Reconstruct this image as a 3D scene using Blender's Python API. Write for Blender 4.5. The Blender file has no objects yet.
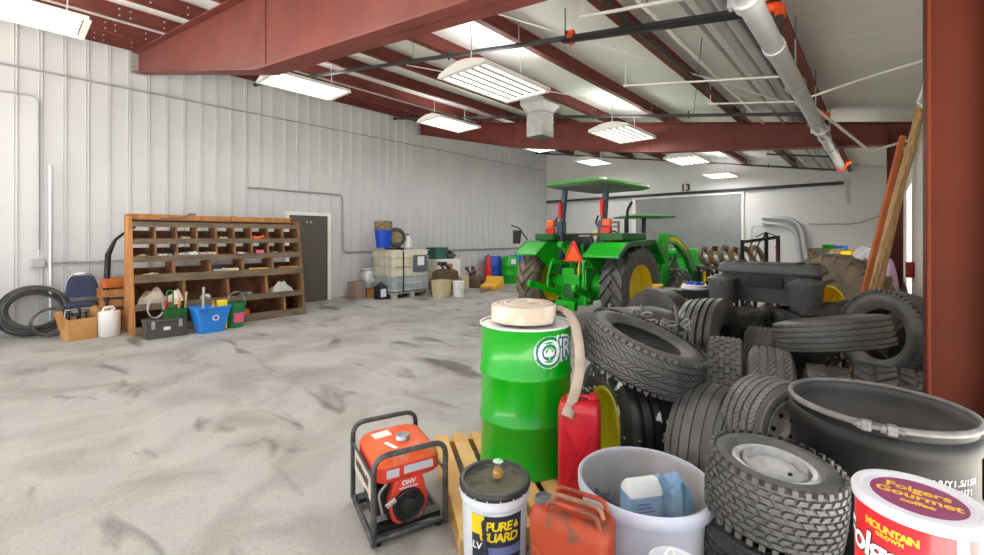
import bpy, math, random
from mathutils import Vector, Matrix
random.seed(7)
PI = math.pi
SC = bpy.context.scene
COL = SC.collection

# ---------------------------------------------------------------- site survey
# The hall: X across (ridge wall at -10.25, eave wall at 0.36), Y along it, Z up.
HEAD = math.radians(41.6)
SH, CH, EYE = math.sin(HEAD), math.cos(HEAD), 1.55
RV, FV = Vector((CH, SH, 0)), Vector((-SH, CH, 0))

def V(*a): return Vector(a)
def at(px, py, d):
    k = (px - 492) / 437.0
    return Vector((d * (-SH + k * CH), d * (CH + k * SH), EYE + d * (237 - py) / 437.0))
def loc(r, d, z=0.0):
    return RV * r + FV * d + Vector((0, 0, z))
def way(r, d, z=0.0):
    return (RV * r + FV * d + Vector((0, 0, z))).normalized()
def yaw(r, d):
    w = RV * r + FV * d
    return math.atan2(w.y, w.x)

def roof(x): return 5.15 - 0.173 * (x + 10.25)

# ---------------------------------------------------------------- materials
def lin(c):
    c = c / 255.0
    return c / 12.92 if c <= 0.04045 else ((c + 0.055) / 1.055) ** 2.4
def rgb(c): return (lin(c[0]), lin(c[1]), lin(c[2]), 1.0)

MATS = {}
def mat(name, c, rough=0.5, metal=0.0, c2=None, scale=6.0, lo=0.35, hi=0.65, bump=0.0, bscale=40.0, stretch=None,
        emit=0.0, trans=0.0, coat=0.0, spec=None, detail=4.0):
    m = bpy.data.materials.new(name); m.use_nodes = True
    nt = m.node_tree; b = nt.nodes['Principled BSDF']
    b.inputs['Base Color'].default_value = rgb(c)
    b.inputs['Roughness'].default_value = rough
    b.inputs['Metallic'].default_value = metal
    if spec is not None: b.inputs['Specular IOR Level'].default_value = spec
    if coat: b.inputs['Coat Weight'].default_value = coat
    if trans: b.inputs['Transmission Weight'].default_value = trans
    if emit:
        b.inputs['Emission Color'].default_value = rgb(c); b.inputs['Emission Strength'].default_value = emit
    if c2 is not None or bump:
        tc = nt.nodes.new('ShaderNodeTexCoord')
        src = tc.outputs['Object']
        if stretch:
            mp = nt.nodes.new('ShaderNodeMapping'); mp.inputs['Scale'].default_value = stretch
            nt.links.new(src, mp.inputs['Vector']); src = mp.outputs['Vector']
    if c2 is not None:
        n = nt.nodes.new('ShaderNodeTexNoise'); n.inputs['Scale'].default_value = scale; n.inputs['Detail'].default_value = detail
        nt.links.new(src, n.inputs['Vector'])
        r = nt.nodes.new('ShaderNodeValToRGB')
        r.color_ramp.elements[0].position = lo; r.color_ramp.elements[0].color = rgb(c)
        r.color_ramp.elements[1].position = hi; r.color_ramp.elements[1].color = rgb(c2)
        nt.links.new(n.outputs['Fac'], r.inputs['Fac']); nt.links.new(r.outputs['Color'], b.inputs['Base Color'])
    if bump:
        n = nt.nodes.new('ShaderNodeTexNoise'); n.inputs['Scale'].default_value = bscale; n.inputs['Detail'].default_value = 3
        nt.links.new(src, n.inputs['Vector'])
        bp = nt.nodes.new('ShaderNodeBump'); bp.inputs['Strength'].default_value = bump; bp.inputs['Distance'].default_value = 0.02
        nt.links.new(n.outputs['Fac'], bp.inputs['Height']); nt.links.new(bp.outputs['Normal'], b.inputs['Normal'])
    MATS[name] = m
    return m

def concrete():
    m = bpy.data.materials.new('concrete'); m.use_nodes = True
    nt = m.node_tree; b = nt.nodes['Principled BSDF']; L = nt.links.new
    tc = nt.nodes.new('ShaderNodeTexCoord')
    def noise(sc, det, stretch=None, dist=0.0):
        mp = nt.nodes.new('ShaderNodeMapping'); L(tc.outputs['Object'], mp.inputs['Vector'])
        if stretch: mp.inputs['Scale'].default_value = stretch
        n = nt.nodes.new('ShaderNodeTexNoise'); n.inputs['Scale'].default_value = sc; n.inputs['Detail'].default_value = det
        n.inputs['Distortion'].default_value = dist
        L(mp.outputs['Vector'], n.inputs['Vector']); return n.outputs['Fac']
    def ramp(f, stops):
        r = nt.nodes.new('ShaderNodeValToRGB'); e = r.color_ramp.elements
        e[0].position, e[0].color = stops[0][0], rgb(stops[0][1]); e[1].position, e[1].color = stops[1][0], rgb(stops[1][1])
        L(f, r.inputs['Fac']); return r.outputs['Color']
    def mul(a, c, fac=1.0):
        x = nt.nodes.new('ShaderNodeMix'); x.data_type = 'RGBA'; x.blend_type = 'MULTIPLY'; x.inputs['Factor'].default_value = fac
        L(a, x.inputs['A']); L(c, x.inputs['B']); return x.outputs['Result']
    base = ramp(noise(0.55, 5, None, 0.8), [(0.3, (153, 150, 146)), (0.7, (175, 172, 168))])
    blot = ramp(noise(1.6, 9, None, 0.5), [(0.34, (204, 200, 195)), (0.56, (255, 255, 255))])
    stre = ramp(noise(1.7, 9, (0.55, 1.5, 1.0), 0.7), [(0.31, (150, 147, 143)), (0.41, (255, 255, 255))])
    fine = ramp(noise(60, 4), [(0.3, (236, 235, 233)), (0.6, (255, 255, 255))])
    c = mul(mul(mul(base, blot, 0.75), stre, 0.9), fine)
    L(c, b.inputs['Base Color']); b.inputs['Roughness'].default_value = 0.62
    bp = nt.nodes.new('ShaderNodeBump'); bp.inputs['Strength'].default_value = 0.05; bp.inputs['Distance'].default_value = 0.01
    L(noise(9, 5), bp.inputs['Height']); L(bp.outputs['Normal'], b.inputs['Normal'])
    MATS['concrete'] = m

concrete()
mat('wall_steel', (203, 203, 204), 0.5, 0.0, (196, 197, 199), 0.8)
mat('wall_white', (212, 212, 211), 0.6, 0.0, (205, 205, 205), 0.6)
mat('roof_skin', (240, 239, 236), 0.6, 0.0, (232, 231, 229), 1.5)
mat('red_iron', (112, 57, 49), 0.55, 0.0, (100, 49, 43), 3.0, spec=0.25)
mat('red_iron_bright', (100, 44, 26), 0.6, 0.0, (88, 38, 25), 2.0, spec=0.15)
mat('bolt_zinc', (205, 205, 205), 0.35, 0.7)
mat('galv', (200, 202, 204), 0.36, 0.4, (190, 192, 195), 5)
mat('conduit', (158, 159, 160), 0.45, 0.3)
mat('black_pipe', (58, 58, 60), 0.45, 0.2)
mat('orange_fit', (232, 84, 28), 0.4)
mat('white_enamel', (232, 230, 226), 0.4)
mat('tube_glow', (255, 250, 240), 0.4, emit=2.2)
mat('reflector', (84, 82, 80), 0.6)
mat('sheet_metal', (188, 188, 186), 0.45, 0.35, (170, 170, 168), 8)
mat('brown_door', (84, 78, 70), 0.5)
mat('grey_board', (128, 129, 130), 0.7, 0.0, (142, 143, 144), 2.2, 0.3, 0.7)
mat('black', (26, 26, 27), 0.5)
mat('black_gloss', (20, 20, 22), 0.18, 0.0, coat=0.4)
mat('print_black', (24, 24, 24), 0.6)
mat('print_white', (240, 240, 238), 0.6)
mat('sign_beige', (196, 193, 180), 0.6)
mat('rubber', (78, 77, 76), 0.5, 0.0, (96, 95, 93), 9.0, bump=0.15, bscale=60)
mat('rubber_dark', (54, 54, 54), 0.42, 0.0, (72, 71, 71), 7.0, bump=0.1, bscale=50)
mat('rubber_grey', (98, 97, 95), 0.6, 0.0, (118, 116, 113), 8.0, bump=0.2, bscale=60)
mat('rubber_scuffed', (38, 38, 38), 0.42, 0.0, (225, 225, 222), 13.0, 0.60, 0.615, bump=0.1, detail=7, stretch=(1, 1, 0.5))
mat('rubber_dusty', (86, 80, 72), 0.8, 0.0, (140, 126, 106), 5.0)
mat('rubber_tan', (120, 108, 92), 0.8, 0.0, (146, 132, 112), 6.0)
mat('rim_silver', (205, 205, 204), 0.35, 0.3, (180, 180, 179), 20)
mat('rim_white', (226, 224, 218), 0.5, 0.0, (180, 176, 168), 12, 0.55, 0.8)
mat('apron', (222, 219, 212), 0.8, 0.0, (208, 204, 196), 1.0)
mat('rim_yellow', (250, 222, 36), 0.4, 0.0, (242, 212, 30), 6)
mat('rim_citron', (214, 206, 40), 0.45)
mat('tractor_green', (14, 182, 24), 0.32, 0.0, (12, 164, 22), 5, coat=0.3)
mat('tractor_dark', (24, 92, 36), 0.45)
mat('canopy_green', (104, 142, 102), 0.4, 0.0, (62, 140, 62), 1.6)
mat('canopy_under', (92, 98, 90), 0.6)
mat('slate_blue', (62, 74, 92), 0.4)
mat('red_lens', (214, 30, 26), 0.25, coat=0.5)
mat('orange_lens', (240, 96, 20), 0.25, coat=0.5)
mat('smv_orange', (250, 96, 22), 0.5)
mat('yellow_paint', (238, 206, 30), 0.4)
mat('drum_green', (4, 168, 22), 0.28, 0.0, (4, 160, 20), 2.0, coat=0.4)
mat('drum_rim', (226, 226, 224), 0.4)
mat('drum_blue', (24, 78, 186), 0.35)
mat('logo_blue', (20, 110, 140), 0.5)
mat('canvas', (224, 212, 198), 0.9, 0.0, (202, 160, 128), 5.0, 0.5, 0.75, bump=0.2, bscale=90)
mat('canvas_grey', (186, 172, 156), 0.9, 0.0, (164, 148, 132), 7.0)
mat('can_red', (204, 20, 40), 0.35, 0.0, (178, 14, 36), 4, bump=0.25, bscale=7, coat=0.3)
mat('jerry_red', (160, 56, 18), 0.5, 0.0, (112, 58, 42), 10.0, 0.56, 0.66, bump=0.1, bscale=12)
mat('rust', (134, 92, 72), 0.75, 0.0, (168, 130, 106), 9)
mat('pail_white', (214, 218, 226), 0.4, coat=0.2)
mat('pail_lid', (48, 47, 46), 0.4)
mat('lid_dirt', (88, 84, 70), 0.7, 0.0, (40, 48, 36), 9.0, 0.48, 0.56)
mat('label_navy', (40, 46, 62), 0.45)
mat('label_yellow', (236, 208, 24), 0.45)
mat('label_blue', (112, 122, 172), 0.45)
mat('amber', (186, 140, 74), 0.3)
mat('tub_white', (174, 178, 200), 0.45, 0.0, (206, 204, 206), 3)
mat('tub_inside', (172, 170, 174), 0.6, 0.0, (150, 136, 122), 4.0, 0.45, 0.8)
mat('cloth_blue', (120, 160, 200), 0.85, 0.0, (168, 196, 220), 9)
mat('paper_white', (224, 226, 228), 0.8)
mat('gun_grey', (86, 92, 98), 0.6)
mat('coffee_red', (220, 16, 38), 0.3, coat=0.4)
mat('coffee_lid', (206, 204, 212), 0.4)
mat('coffee_purple', (136, 52, 96), 0.5, 0.0, (122, 44, 86), 8)
mat('gold_print', (234, 184, 48), 0.45)
mat('purple_print', (150, 70, 80), 0.5)
mat('tin', (196, 196, 200), 0.25, 0.85)
mat('drum_black', (26, 25, 25), 0.5, 0.0, (40, 39, 38), 4.0, 0.5, 0.8, spec=0.3)
mat('drum_inside', (66, 64, 63), 0.7, 0.0, (94, 91, 88), 3.0)
mat('ring_grey', (128, 126, 123), 0.5, 0.1, (104, 102, 100), 16)
mat('pine', (206, 168, 108), 0.7, 0.0, (186, 146, 88), 5.0, stretch=(1, 1, 6))
mat('pallet_wood', (216, 178, 118), 0.75, 0.0, (196, 152, 92), 4.0)
mat('plank_orange', (196, 108, 52), 0.6, 0.0, (178, 92, 42), 4.0)
mat('plank_pine', (206, 172, 126), 0.7, 0.0, (176, 138, 94), 5.0, stretch=(9, 9, 1))
mat('shelf_orange', (192, 136, 76), 0.7, 0.0, (156, 102, 54), 3.0, stretch=(4, 4, 0.6))
mat('shelf_weathered', (84, 72, 56), 0.8, 0.0, (112, 96, 74), 4.0, stretch=(5, 0.7, 5))
mat('shelf_brown', (152, 102, 66), 0.75, 0.0, (112, 76, 50), 5.0)
mat('cardboard', (196, 150, 92), 0.8, 0.0, (180, 132, 76), 4)
mat('cardboard_grey', (150, 130, 116), 0.8)
mat('chair_blue', (52, 58, 86), 0.8)
mat('chrome', (200, 200, 200), 0.15, 0.95)
mat('plastic_white', (226, 226, 224), 0.4)
mat('plastic_grey', (168, 168, 166), 0.5)
mat('plastic_blue', (40, 132, 220), 0.4)
mat('tub_blue', (16, 70, 190), 0.4)
mat('plastic_green', (30, 118, 66), 0.45)
mat('tote_green', (46, 98, 84), 0.5)
mat('pink_label', (226, 92, 132), 0.5)
mat('yellow_soft', (240, 208, 40), 0.7)
mat('tool_box', (72, 68, 66), 0.5)
mat('wicker', (160, 140, 104), 0.85, 0.0, (90, 76, 56), 18)
mat('ibc_cream', (212, 206, 186), 0.45, 0.0, (190, 178, 150), 3)
mat('ibc_liquid', (170, 178, 180), 0.35, 0.0, (150, 160, 164), 3)
mat('beige_plastic', (200, 186, 152), 0.6)
mat('beige_steel', (206, 196, 180), 0.5)
mat('engine_brown', (104, 80, 54), 0.7, 0.0, (58, 48, 38), 14)
mat('plow_yellow', (222, 168, 48), 0.55)
mat('hose_black', (52, 52, 53), 0.5, 0.0, (84, 84, 84), 6)
mat('belt_brown', (146, 116, 76), 0.75, 0.0, (104, 80, 52), 8)
mat('box_plastic', (80, 80, 81), 0.5, 0.0, (90, 90, 91), 30, bump=0.1, bscale=150)
mat('box_dark', (34, 34, 35), 0.5)
mat('tarp', (52, 51, 51), 0.45, 0.0, (86, 85, 84), 6, bump=0.5, bscale=14)
mat('chain', (150, 150, 148), 0.4, 0.7)
mat('bag_white', (222, 222, 224), 0.5, bump=0.4, bscale=10)
mat('bag_pink', (206, 160, 206), 0.6, 0.0, (232, 216, 232), 6, bump=0.3, bscale=12)
mat('bag_blue', (130, 150, 196), 0.6, bump=0.3, bscale=12)
mat('gen_red', (214, 62, 44), 0.42, 0.0, (226, 196, 184), 9.0, 0.66, 0.74)
mat('gen_orange', (226, 88, 30), 0.42, 0.0, (200, 176, 150), 6.0, 0.6, 0.74)
mat('gen_tan', (190, 172, 146), 0.6, 0.0, (150, 130, 110), 8)
mat('gen_frame', (62, 62, 66), 0.38, 0.4, (96, 96, 98), 20)
mat('gen_label', (186, 190, 196), 0.5)
mat('skin_white_film', (206, 196, 210), 0.6)
mat('cream_metal', (226, 220, 204), 0.5)

# ---------------------------------------------------------------- mesh builder
class MB:
    def __init__(s): s.v = []; s.f = []; s.m = []
    def add(s, vs, fs, mi=0, X=None):
        o = len(s.v)
        s.v.extend([(X @ Vector(p)) if X is not None else Vector(p) for p in vs])
        for f in fs: s.f.append([i + o for i in f]); s.m.append(mi)
        return s
    def box(s, c, size, rz=0.0, mi=0, X=None, R=None):
        x, y, z = size[0] / 2, size[1] / 2, size[2] / 2
        T = Matrix.Translation(Vector(c)) @ (R.to_4x4() if R is not None else Matrix.Rotation(rz, 4, 'Z'))
        if X is not None: T = X @ T
        vs = [(-x, -y, -z), (x, -y, -z), (x, y, -z), (-x, y, -z), (-x, -y, z), (x, -y, z), (x, y, z), (-x, y, z)]
        return s.add(vs, [(0, 3, 2, 1), (4, 5, 6, 7), (0, 1, 5, 4), (1, 2, 6, 5), (2, 3, 7, 6), (3, 0, 4, 7)], mi, T)
    def span(s, a, b, mi=0):
        a, b = Vector(a), Vector(b)
        return s.box((a + b) / 2, [abs(q) for q in (b - a)], 0, mi)
    def bar(s, p0, p1, w, h, mi=0, up=(0, 0, 1)):
        p0, p1 = Vector(p0), Vector(p1); d = p1 - p0; L = d.length; z = d.normalized(); u = Vector(up)
        if abs(z.dot(u)) > 0.98: u = Vector((1, 0, 0))
        x = u.cross(z).normalized(); y = z.cross(x)
        R = Matrix((x, y, z)).transposed()
        return s.box((p0 + p1) / 2, (w, h, L), 0, mi, None, R)
    def tube(s, pts, r, n=8, closed=False, mi=0, caps=True):
        pts = [Vector(p) for p in pts]; m = len(pts); rs = r if isinstance(r, (list, tuple)) else [r] * m
        T = []
        for i in range(m):
            a = pts[(i - 1) % m] if (closed or i > 0) else pts[i]; b = pts[(i + 1) % m] if (closed or i < m - 1) else pts[i]
            T.append((b - a).normalized())
        u = Vector((0, 0, 1)) if abs(T[0].z) < 0.9 else Vector((1, 0, 0))
        x = u.cross(T[0]).normalized(); vs = []; fs = []
        for i in range(m):
            x = (x - T[i] * x.dot(T[i])).normalized(); y = T[i].cross(x)
            for k in range(n):
                a = 2 * PI * k / n; vs.append(pts[i] + (x * math.cos(a) + y * math.sin(a)) * rs[i])
        for i in range(m if closed else m - 1):
            j = (i + 1) % m
            for k in range(n):
                l = (k + 1) % n; fs.append((i * n + k, i * n + l, j * n + l, j * n + k))
        if caps and not closed:
            fs.append(tuple(range(n - 1, -1, -1))); fs.append(tuple((m - 1) * n + k for k in range(n)))
        return s.add(vs, fs, mi)
    def cyl(s, p0, p1, r0, r1=None, n=16, mi=0):
        return s.tube([p0, p1], [r0, r0 if r1 is None else r1], n, False, mi)
    def lathe(s, prof, n=32, X=None, closed=False, mi=0, mis=None):
        m = len(prof); vs = []; fs = []; o = len(s.v)
        for k in range(n):
            a = 2 * PI * k / n; c, q = math.cos(a), math.sin(a)
            for r, z in prof: vs.append((r * c, r * q, z))
        s.add(vs, [], 0, X)
        for i in range(m if closed else m - 1):
            j = (i + 1) % m; mm = mis[i] if mis else mi
            for k in range(n):
                l = (k + 1) % n
                if prof[i][0] < 1e-6 and prof[j][0] < 1e-6: continue
                if prof[i][0] < 1e-6: f = (k * m + i, l * m + j, k * m + j)
                elif prof[j][0] < 1e-6: f = (k * m + i, l * m + i, l * m + j)
                else: f = (k * m + i, l * m + i, l * m + j, k * m + j)
                s.f.append([q + o for q in f]); s.m.append(mm)
        return s
    def prism(s, poly, h0, h1, X=None, mi=0):
        n = len(poly); vs = [(p[0], p[1], h0) for p in poly] + [(p[0], p[1], h1) for p in poly]
        fs = [tuple(range(n - 1, -1, -1)), tuple(range(n, 2 * n))]
        for i in range(n):
            j = (i + 1) % n; fs.append((i, j, n + j, n + i))
        return s.add(vs, fs, mi, X)
    def loft(s, rings, mi=0, X=None, cap0=True, cap1=True, mis=None):
        n = len(rings[0]); vs = [p for r in rings for p in r]; o = len(s.v)
        s.add(vs, [], 0, X)
        for i in range(len(rings) - 1):
            for k in range(n):
                l = (k + 1) % n
                s.f.append([o + i * n + k, o + i * n + l, o + (i + 1) * n + l, o + (i + 1) * n + k]); s.m.append(mis[i] if mis else mi)
        if cap0: s.f.append([o + k for k in range(n - 1, -1, -1)]); s.m.append(mis[0] if mis else mi)
        if cap1: s.f.append([o + (len(rings) - 1) * n + k for k in range(n)]); s.m.append(mis[-1] if mis else mi)
        return s
    def build(s, name, mats, parent=None, smooth=38, bevel=0.0, origin=None):
        me = bpy.data.meshes.new(name)
        vs = s.v if origin is None else [p - Vector(origin) for p in s.v]
        me.from_pydata([tuple(p) for p in vs], [], s.f)
        for mn in (mats if isinstance(mats, (list, tuple)) else [mats]): me.materials.append(MATS[mn])
        for p, i in zip(me.polygons, s.m): p.material_index = i; p.use_smooth = smooth > 0
        me.validate(); me.update()
        if smooth > 0: me.set_sharp_from_angle(angle=math.radians(smooth))
        o = bpy.data.objects.new(name, me); COL.objects.link(o)
        if origin is not None and parent is None: o.location = origin
        if parent is not None: o.parent = parent
        if bevel:
            b = o.modifiers.new('bevel', 'BEVEL'); b.width = bevel; b.segments = 2; b.limit_method = 'ANGLE'; b.angle_limit = math.radians(40)
        return o

def tag(o, label, cat, group=None, kind=None):
    o['label'] = label; o['category'] = cat
    if group: o['group'] = group
    if kind: o['kind'] = kind
    return o
def struct(o, label=None):
    o['kind'] = 'structure'
    if label: o['label'] = label
    return o
def thing(name, label, cat, p=(0, 0, 0), rz=0.0, group=None, R=None):
    o = bpy.data.objects.new(name, None); COL.objects.link(o)
    o.empty_display_size = 0.1
    o.location = p
    if R is not None: o.rotation_mode = 'QUATERNION'; o.rotation_quaternion = R
    else: o.rotation_euler = (0, 0, rz)
    return tag(o, label, cat, group)
def copy_tree(o, parent=None):
    c = o.copy(); COL.objects.link(c)
    if parent is not None: c.parent = parent
    for ch in [x for x in COL.objects if x.parent == o]: copy_tree(ch, c)
    return c

def rrect(w, d, r, z, n=4, cx=0.0, cy=0.0):
    out = []; r = min(r, w / 2 - 1e-4, d / 2 - 1e-4)
    for sx, sy, a0 in ((1, 1, 0), (-1, 1, PI / 2), (-1, -1, PI), (1, -1, 1.5 * PI)):
        for k in range(n + 1):
            a = a0 + k * PI / 2 / n
            out.append((cx + sx * (w / 2 - r) + r * math.cos(a), cy + sy * (d / 2 - r) + r * math.sin(a), z))
    return out
def open_bin(mb, w0, d0, w1, d1, h, r=0.03, t=0.006, lip=0.012, mi=0, X=None):
    R = [rrect(w0, d0, r, 0), rrect(w1, d1, r, h - lip * 1.4), rrect(w1 + 2 * lip, d1 + 2 * lip, r + lip, h - lip * 1.4),
         rrect(w1 + 2 * lip, d1 + 2 * lip, r + lip, h), rrect(w1 - 2 * t, d1 - 2 * t, r, h), rrect(w0 - 2 * t, d0 - 2 * t, r, t)]
    return mb.loft(R, mi, X)

def text_geo(body, size, bold=0.0, shear=0.0, spacing=1.0):
    cu = bpy.data.curves.new('lettering', 'FONT'); cu.body = body; cu.size = size; cu.offset = bold; cu.shear = shear
    cu.align_x = 'CENTER'; cu.align_y = 'CENTER'; cu.space_character = spacing; cu.resolution_u = 4
    o = bpy.data.objects.new('lettering', cu); COL.objects.link(o)
    dg = bpy.context.evaluated_depsgraph_get(); dg.update()
    me = o.evaluated_get(dg).to_mesh()
    vs = [tuple(v.co) for v in me.vertices]; fs = [tuple(p.vertices) for p in me.polygons]
    o.evaluated_get(dg).to_mesh_clear()
    bpy.data.objects.remove(o); bpy.data.curves.remove(cu)
    return vs, fs
def wrap(vs, R, a0, z0):
    return [(R * math.cos(a0 + p[0] / R), R * math.sin(a0 + p[0] / R), z0 + p[1]) for p in vs]
def patch(mb, R, a0, a1, z0, z1, mi=0, n=12):
    vs = []; fs = []
    for k in range(n + 1):
        a = a0 + (a1 - a0) * k / n
        vs += [(R * math.cos(a), R * math.sin(a), z0), (R * math.cos(a), R * math.sin(a), z1)]
    for k in range(n): fs.append((2 * k, 2 * k + 2, 2 * k + 3, 2 * k + 1))
    return mb.add(vs, fs, mi)
def bend(pts, r=0.05, n=5):
    """round the corners of a polyline"""
    pts = [Vector(p) for p in pts]; out = [pts[0]]
    for i in range(1, len(pts) - 1):
        a, b, c = pts[i - 1], pts[i], pts[i + 1]
        u, w = (a - b), (c - b); rr = min(r, u.length * 0.45, w.length * 0.45); p, q = b + u.normalized() * rr, b + w.normalized() * rr
        for k in range(n + 1):
            t = k / n; out.append(p * (1 - t) ** 2 + b * 2 * t * (1 - t) + q * t * t)
    out.append(pts[-1]); return out
# ================================================================ the shell
X0, X1, Y1 = -10.25, 0.36, 14.9
YB, YD = -4.0, 2.72          # the open bay doors: end of the hall, and the side door up to the jamb column

fl = MB(); fl.span((X0 - 0.2, YB, -0.2), (X1 + 0.2, 15.2, 0)); struct(fl.build('floor', 'concrete', smooth=0))
fl = MB(); fl.span((-16, -18, -0.22), (14, YB, -0.01)); fl.span((X1 + 0.2, YB, -0.22), (14, 15.2, -0.01)); struct(fl.build('ground', 'apron', smooth=0), 'pale concrete yard outside the bay doors')  # out of view, added and kept pale to bounce sun up to the ceiling
# ridge wall: ribbed steel sheeting
w = MB(); prof = []
y = YB
while y < Y1:
    prof += [(0, y), (0, y + 0.222), (0.018, y + 0.226), (0.018, y + 0.229), (0.008, y + 0.234), (0.008, y + 0.258), (0.018, y + 0.263), (0.018, y + 0.266), (0, y + 0.270), (0, y + 0.277)]
    y += 0.28
vs, fs = [], []
for px_, py_ in prof: vs += [(X0 + px_, py_, 0), (X0 + px_, py_, 5.14)]
for i in range(len(prof) - 1): fs.append((2 * i, 2 * i + 2, 2 * i + 3, 2 * i + 1))
w.add(vs, fs); w.span((X0 - 0.12, YB, 0), (X0 - 0.005, Y1, 5.14))
struct(w.build('wall_left', 'wall_steel', smooth=0))
# far wall with faint sheet joints
w = MB()
poly = [(X0 - 0.12, 0), (X1 + 0.2, 0), (X1 + 0.2, roof(X1 + 0.2)), (X0 - 0.12, roof(X0 - 0.12))]
XZ = Matrix(((1, 0, 0, 0), (0, 0, 1, 0), (0, 1, 0, 0), (0, 0, 0, 1)))
w.prism(poly, Y1, Y1 + 0.15, XZ)
for x in (-9.0, -7.78, -6.56): w.span((x - 0.006, Y1 - 0.006, 0), (x + 0.006, Y1, roof(x)))
struct(w.build('wall_back', 'wall_white', smooth=0))
# eave wall with a daylight strip
w = MB()
ZR = roof(X1)
w.span((X1, YD, 0), (X1 + 0.14, 8.7, ZR)); w.span((X1, 10.35, 0), (X1 + 0.14, Y1, ZR))
w.span((X1, 8.7, 0), (X1 + 0.14, 10.35, 0.25)); w.span((X1, 8.7, 2.35), (X1 + 0.14, 10.35, ZR))
w.span((X1, YB, 2.75), (X1 + 0.14, YD, ZR))
struct(w.build('wall_right', 'cream_metal', smooth=0))
fr = MB()
for a, b in (((X1 - 0.02, 8.64, 0.2), (X1 + 0.16, 8.72, 2.42)), ((X1 - 0.02, 10.33, 0.2), (X1 + 0.16, 10.41, 2.42)),
             ((X1 - 0.02, 8.72, 0.2), (X1 + 0.16, 10.33, 0.27)), ((X1 - 0.02, 8.72, 2.34), (X1 + 0.16, 10.33, 2.42))): fr.span(a, b)
struct(fr.build('window_1', 'white_enamel', smooth=0, bevel=0.006))
# sloped roof skin with lap lines
w = MB(); za, zb = roof(X0 - 0.3), roof(X1 + 0.4)
w.prism([(X0 - 0.3, za), (X1 + 0.4, zb), (X1 + 0.4, zb + 0.1), (X0 - 0.3, za + 0.1)], YB - 0.3, Y1 + 0.3, XZ)
for y in (-2.4, -0.5, 1.4, 3.3, 5.2, 7.1, 9.0, 10.9, 12.8):
    w.add([(X0, y, roof(X0) - 0.002), (X1, y, roof(X1) - 0.002), (X1, y + 0.025, roof(X1) - 0.006), (X0, y + 0.025, roof(X0) - 0.006)], [(0, 1, 2, 3)])
struct(w.build('ceiling', 'roof_skin', smooth=0))

# purlins: Z sections above the rafters
for i, x in enumerate((-10.12, -8.95, -7.75, -6.55, -5.38, -4.2, -3.0, -1.78, -0.62)):
    m = MB(); zt = roof(x); zl = zt - 0.21
    m.span((x - 0.004, YB, zl), (x + 0.004, Y1, zt)); m.span((x, YB, zl), (x + 0.075, Y1, zl + 0.006)); m.span((x + 0.069, YB, zl), (x + 0.075, Y1, zl + 0.022))
    m.span((x - 0.075, YB, zt - 0.02), (x, Y1, zt - 0.012))
    for yr in (1.7, 8.3):
        for dy in (-0.62, -0.5, -0.12, 0.12, 0.5, 0.62):
            for dz in (0.06, 0.15):
                m.cyl((x, yr + dy, zl + dz), (x + 0.013, yr + dy, zl + dz), 0.011, n=8, mi=1)
    struct(m.build('purlin', ['red_iron', 'bolt_zinc'], smooth=0), 'red oxide steel roof purlin running the length of the hall')

def rafter(yc, pts, label, wd=0.2):
    """tapered I beam; pts = (x, depth below the purlins)"""
    m = MB(); top = [(x, roof(x) - 0.21) for x, d in pts]; bot = [(x, roof(x) - 0.21 - d) for x, d in pts]
    m.prism(bot + top[::-1], yc - 0.006, yc + 0.006, XZ)
    for line, s in ((top, -1), (bot, 1)):
        for (xa, za), (xb, zb) in zip(line[:-1], line[1:]):
            m.prism([(xa, za), (xb, zb), (xb, zb + s * 0.016), (xa, za + s * 0.016)], yc - wd / 2, yc + wd / 2, XZ)
    for x in (pts[1][0], pts[2][0]):
        d = [q for q in pts if q[0] == x][0][1]; m.span((x - 0.004, yc - 0.016, roof(x) - 0.21 - d), (x + 0.004, yc + 0.016, roof(x) - 0.22))
    xa, da = pts[0]; za = roof(xa) - 0.21
    m.span((xa + 0.0, yc - 0.13, za - da - 0.03), (xa + 0.03, yc + 0.13, za), mi=1)
    for k in range(4):
        for s in (-1, 1): m.cyl((xa + 0.03, yc + s * 0.1, za - da * (k + 0.5) / 4), (xa + 0.05, yc + s * 0.1, za - da * (k + 0.5) / 4), 0.014, n=6, mi=2)
    return struct(m.build('rafter', ['red_iron', 'sheet_metal', 'bolt_zinc'], smooth=0), label)
rafter(1.7, [(X0 + 0.02, 0.37), (-4.4, 0.80), (-1.25, 0.66), (X1, 0.5)], 'red iron tapered roof beam crossing over the bin rack')
rafter(8.3, [(X0 + 0.02, 0.34), (-6.66, 0.60), (-3.3, 0.57), (X1, 0.30)], 'red iron tapered roof beam crossing above the tractor canopy')

def column(x0, x1, yc, zt, label, m_='red_iron', half=0.1):
    m = MB()
    m.span((x0, yc - half, 0), (x0 + 0.014, yc + half, zt)); m.span((x1 - 0.014, yc - half, 0), (x1, yc + half, zt)); m.span((x0, yc - 0.006, 0), (x1, yc + 0.006, zt))
    m.span((x0 - 0.03, yc - half - 0.03, 0), (x1, yc + half + 0.03, 0.018))
    return struct(m.build('column', m_, smooth=0, bevel=0.004), label)
column(0.155, X1 - 0.002, 2.85, roof(0.2), 'red oxide steel jamb column beside the black drum', 'red_iron_bright', 0.12)
column(0.07, 0.24, 8.3, 3.02, 'red oxide steel column behind the leaning planks')

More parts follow.
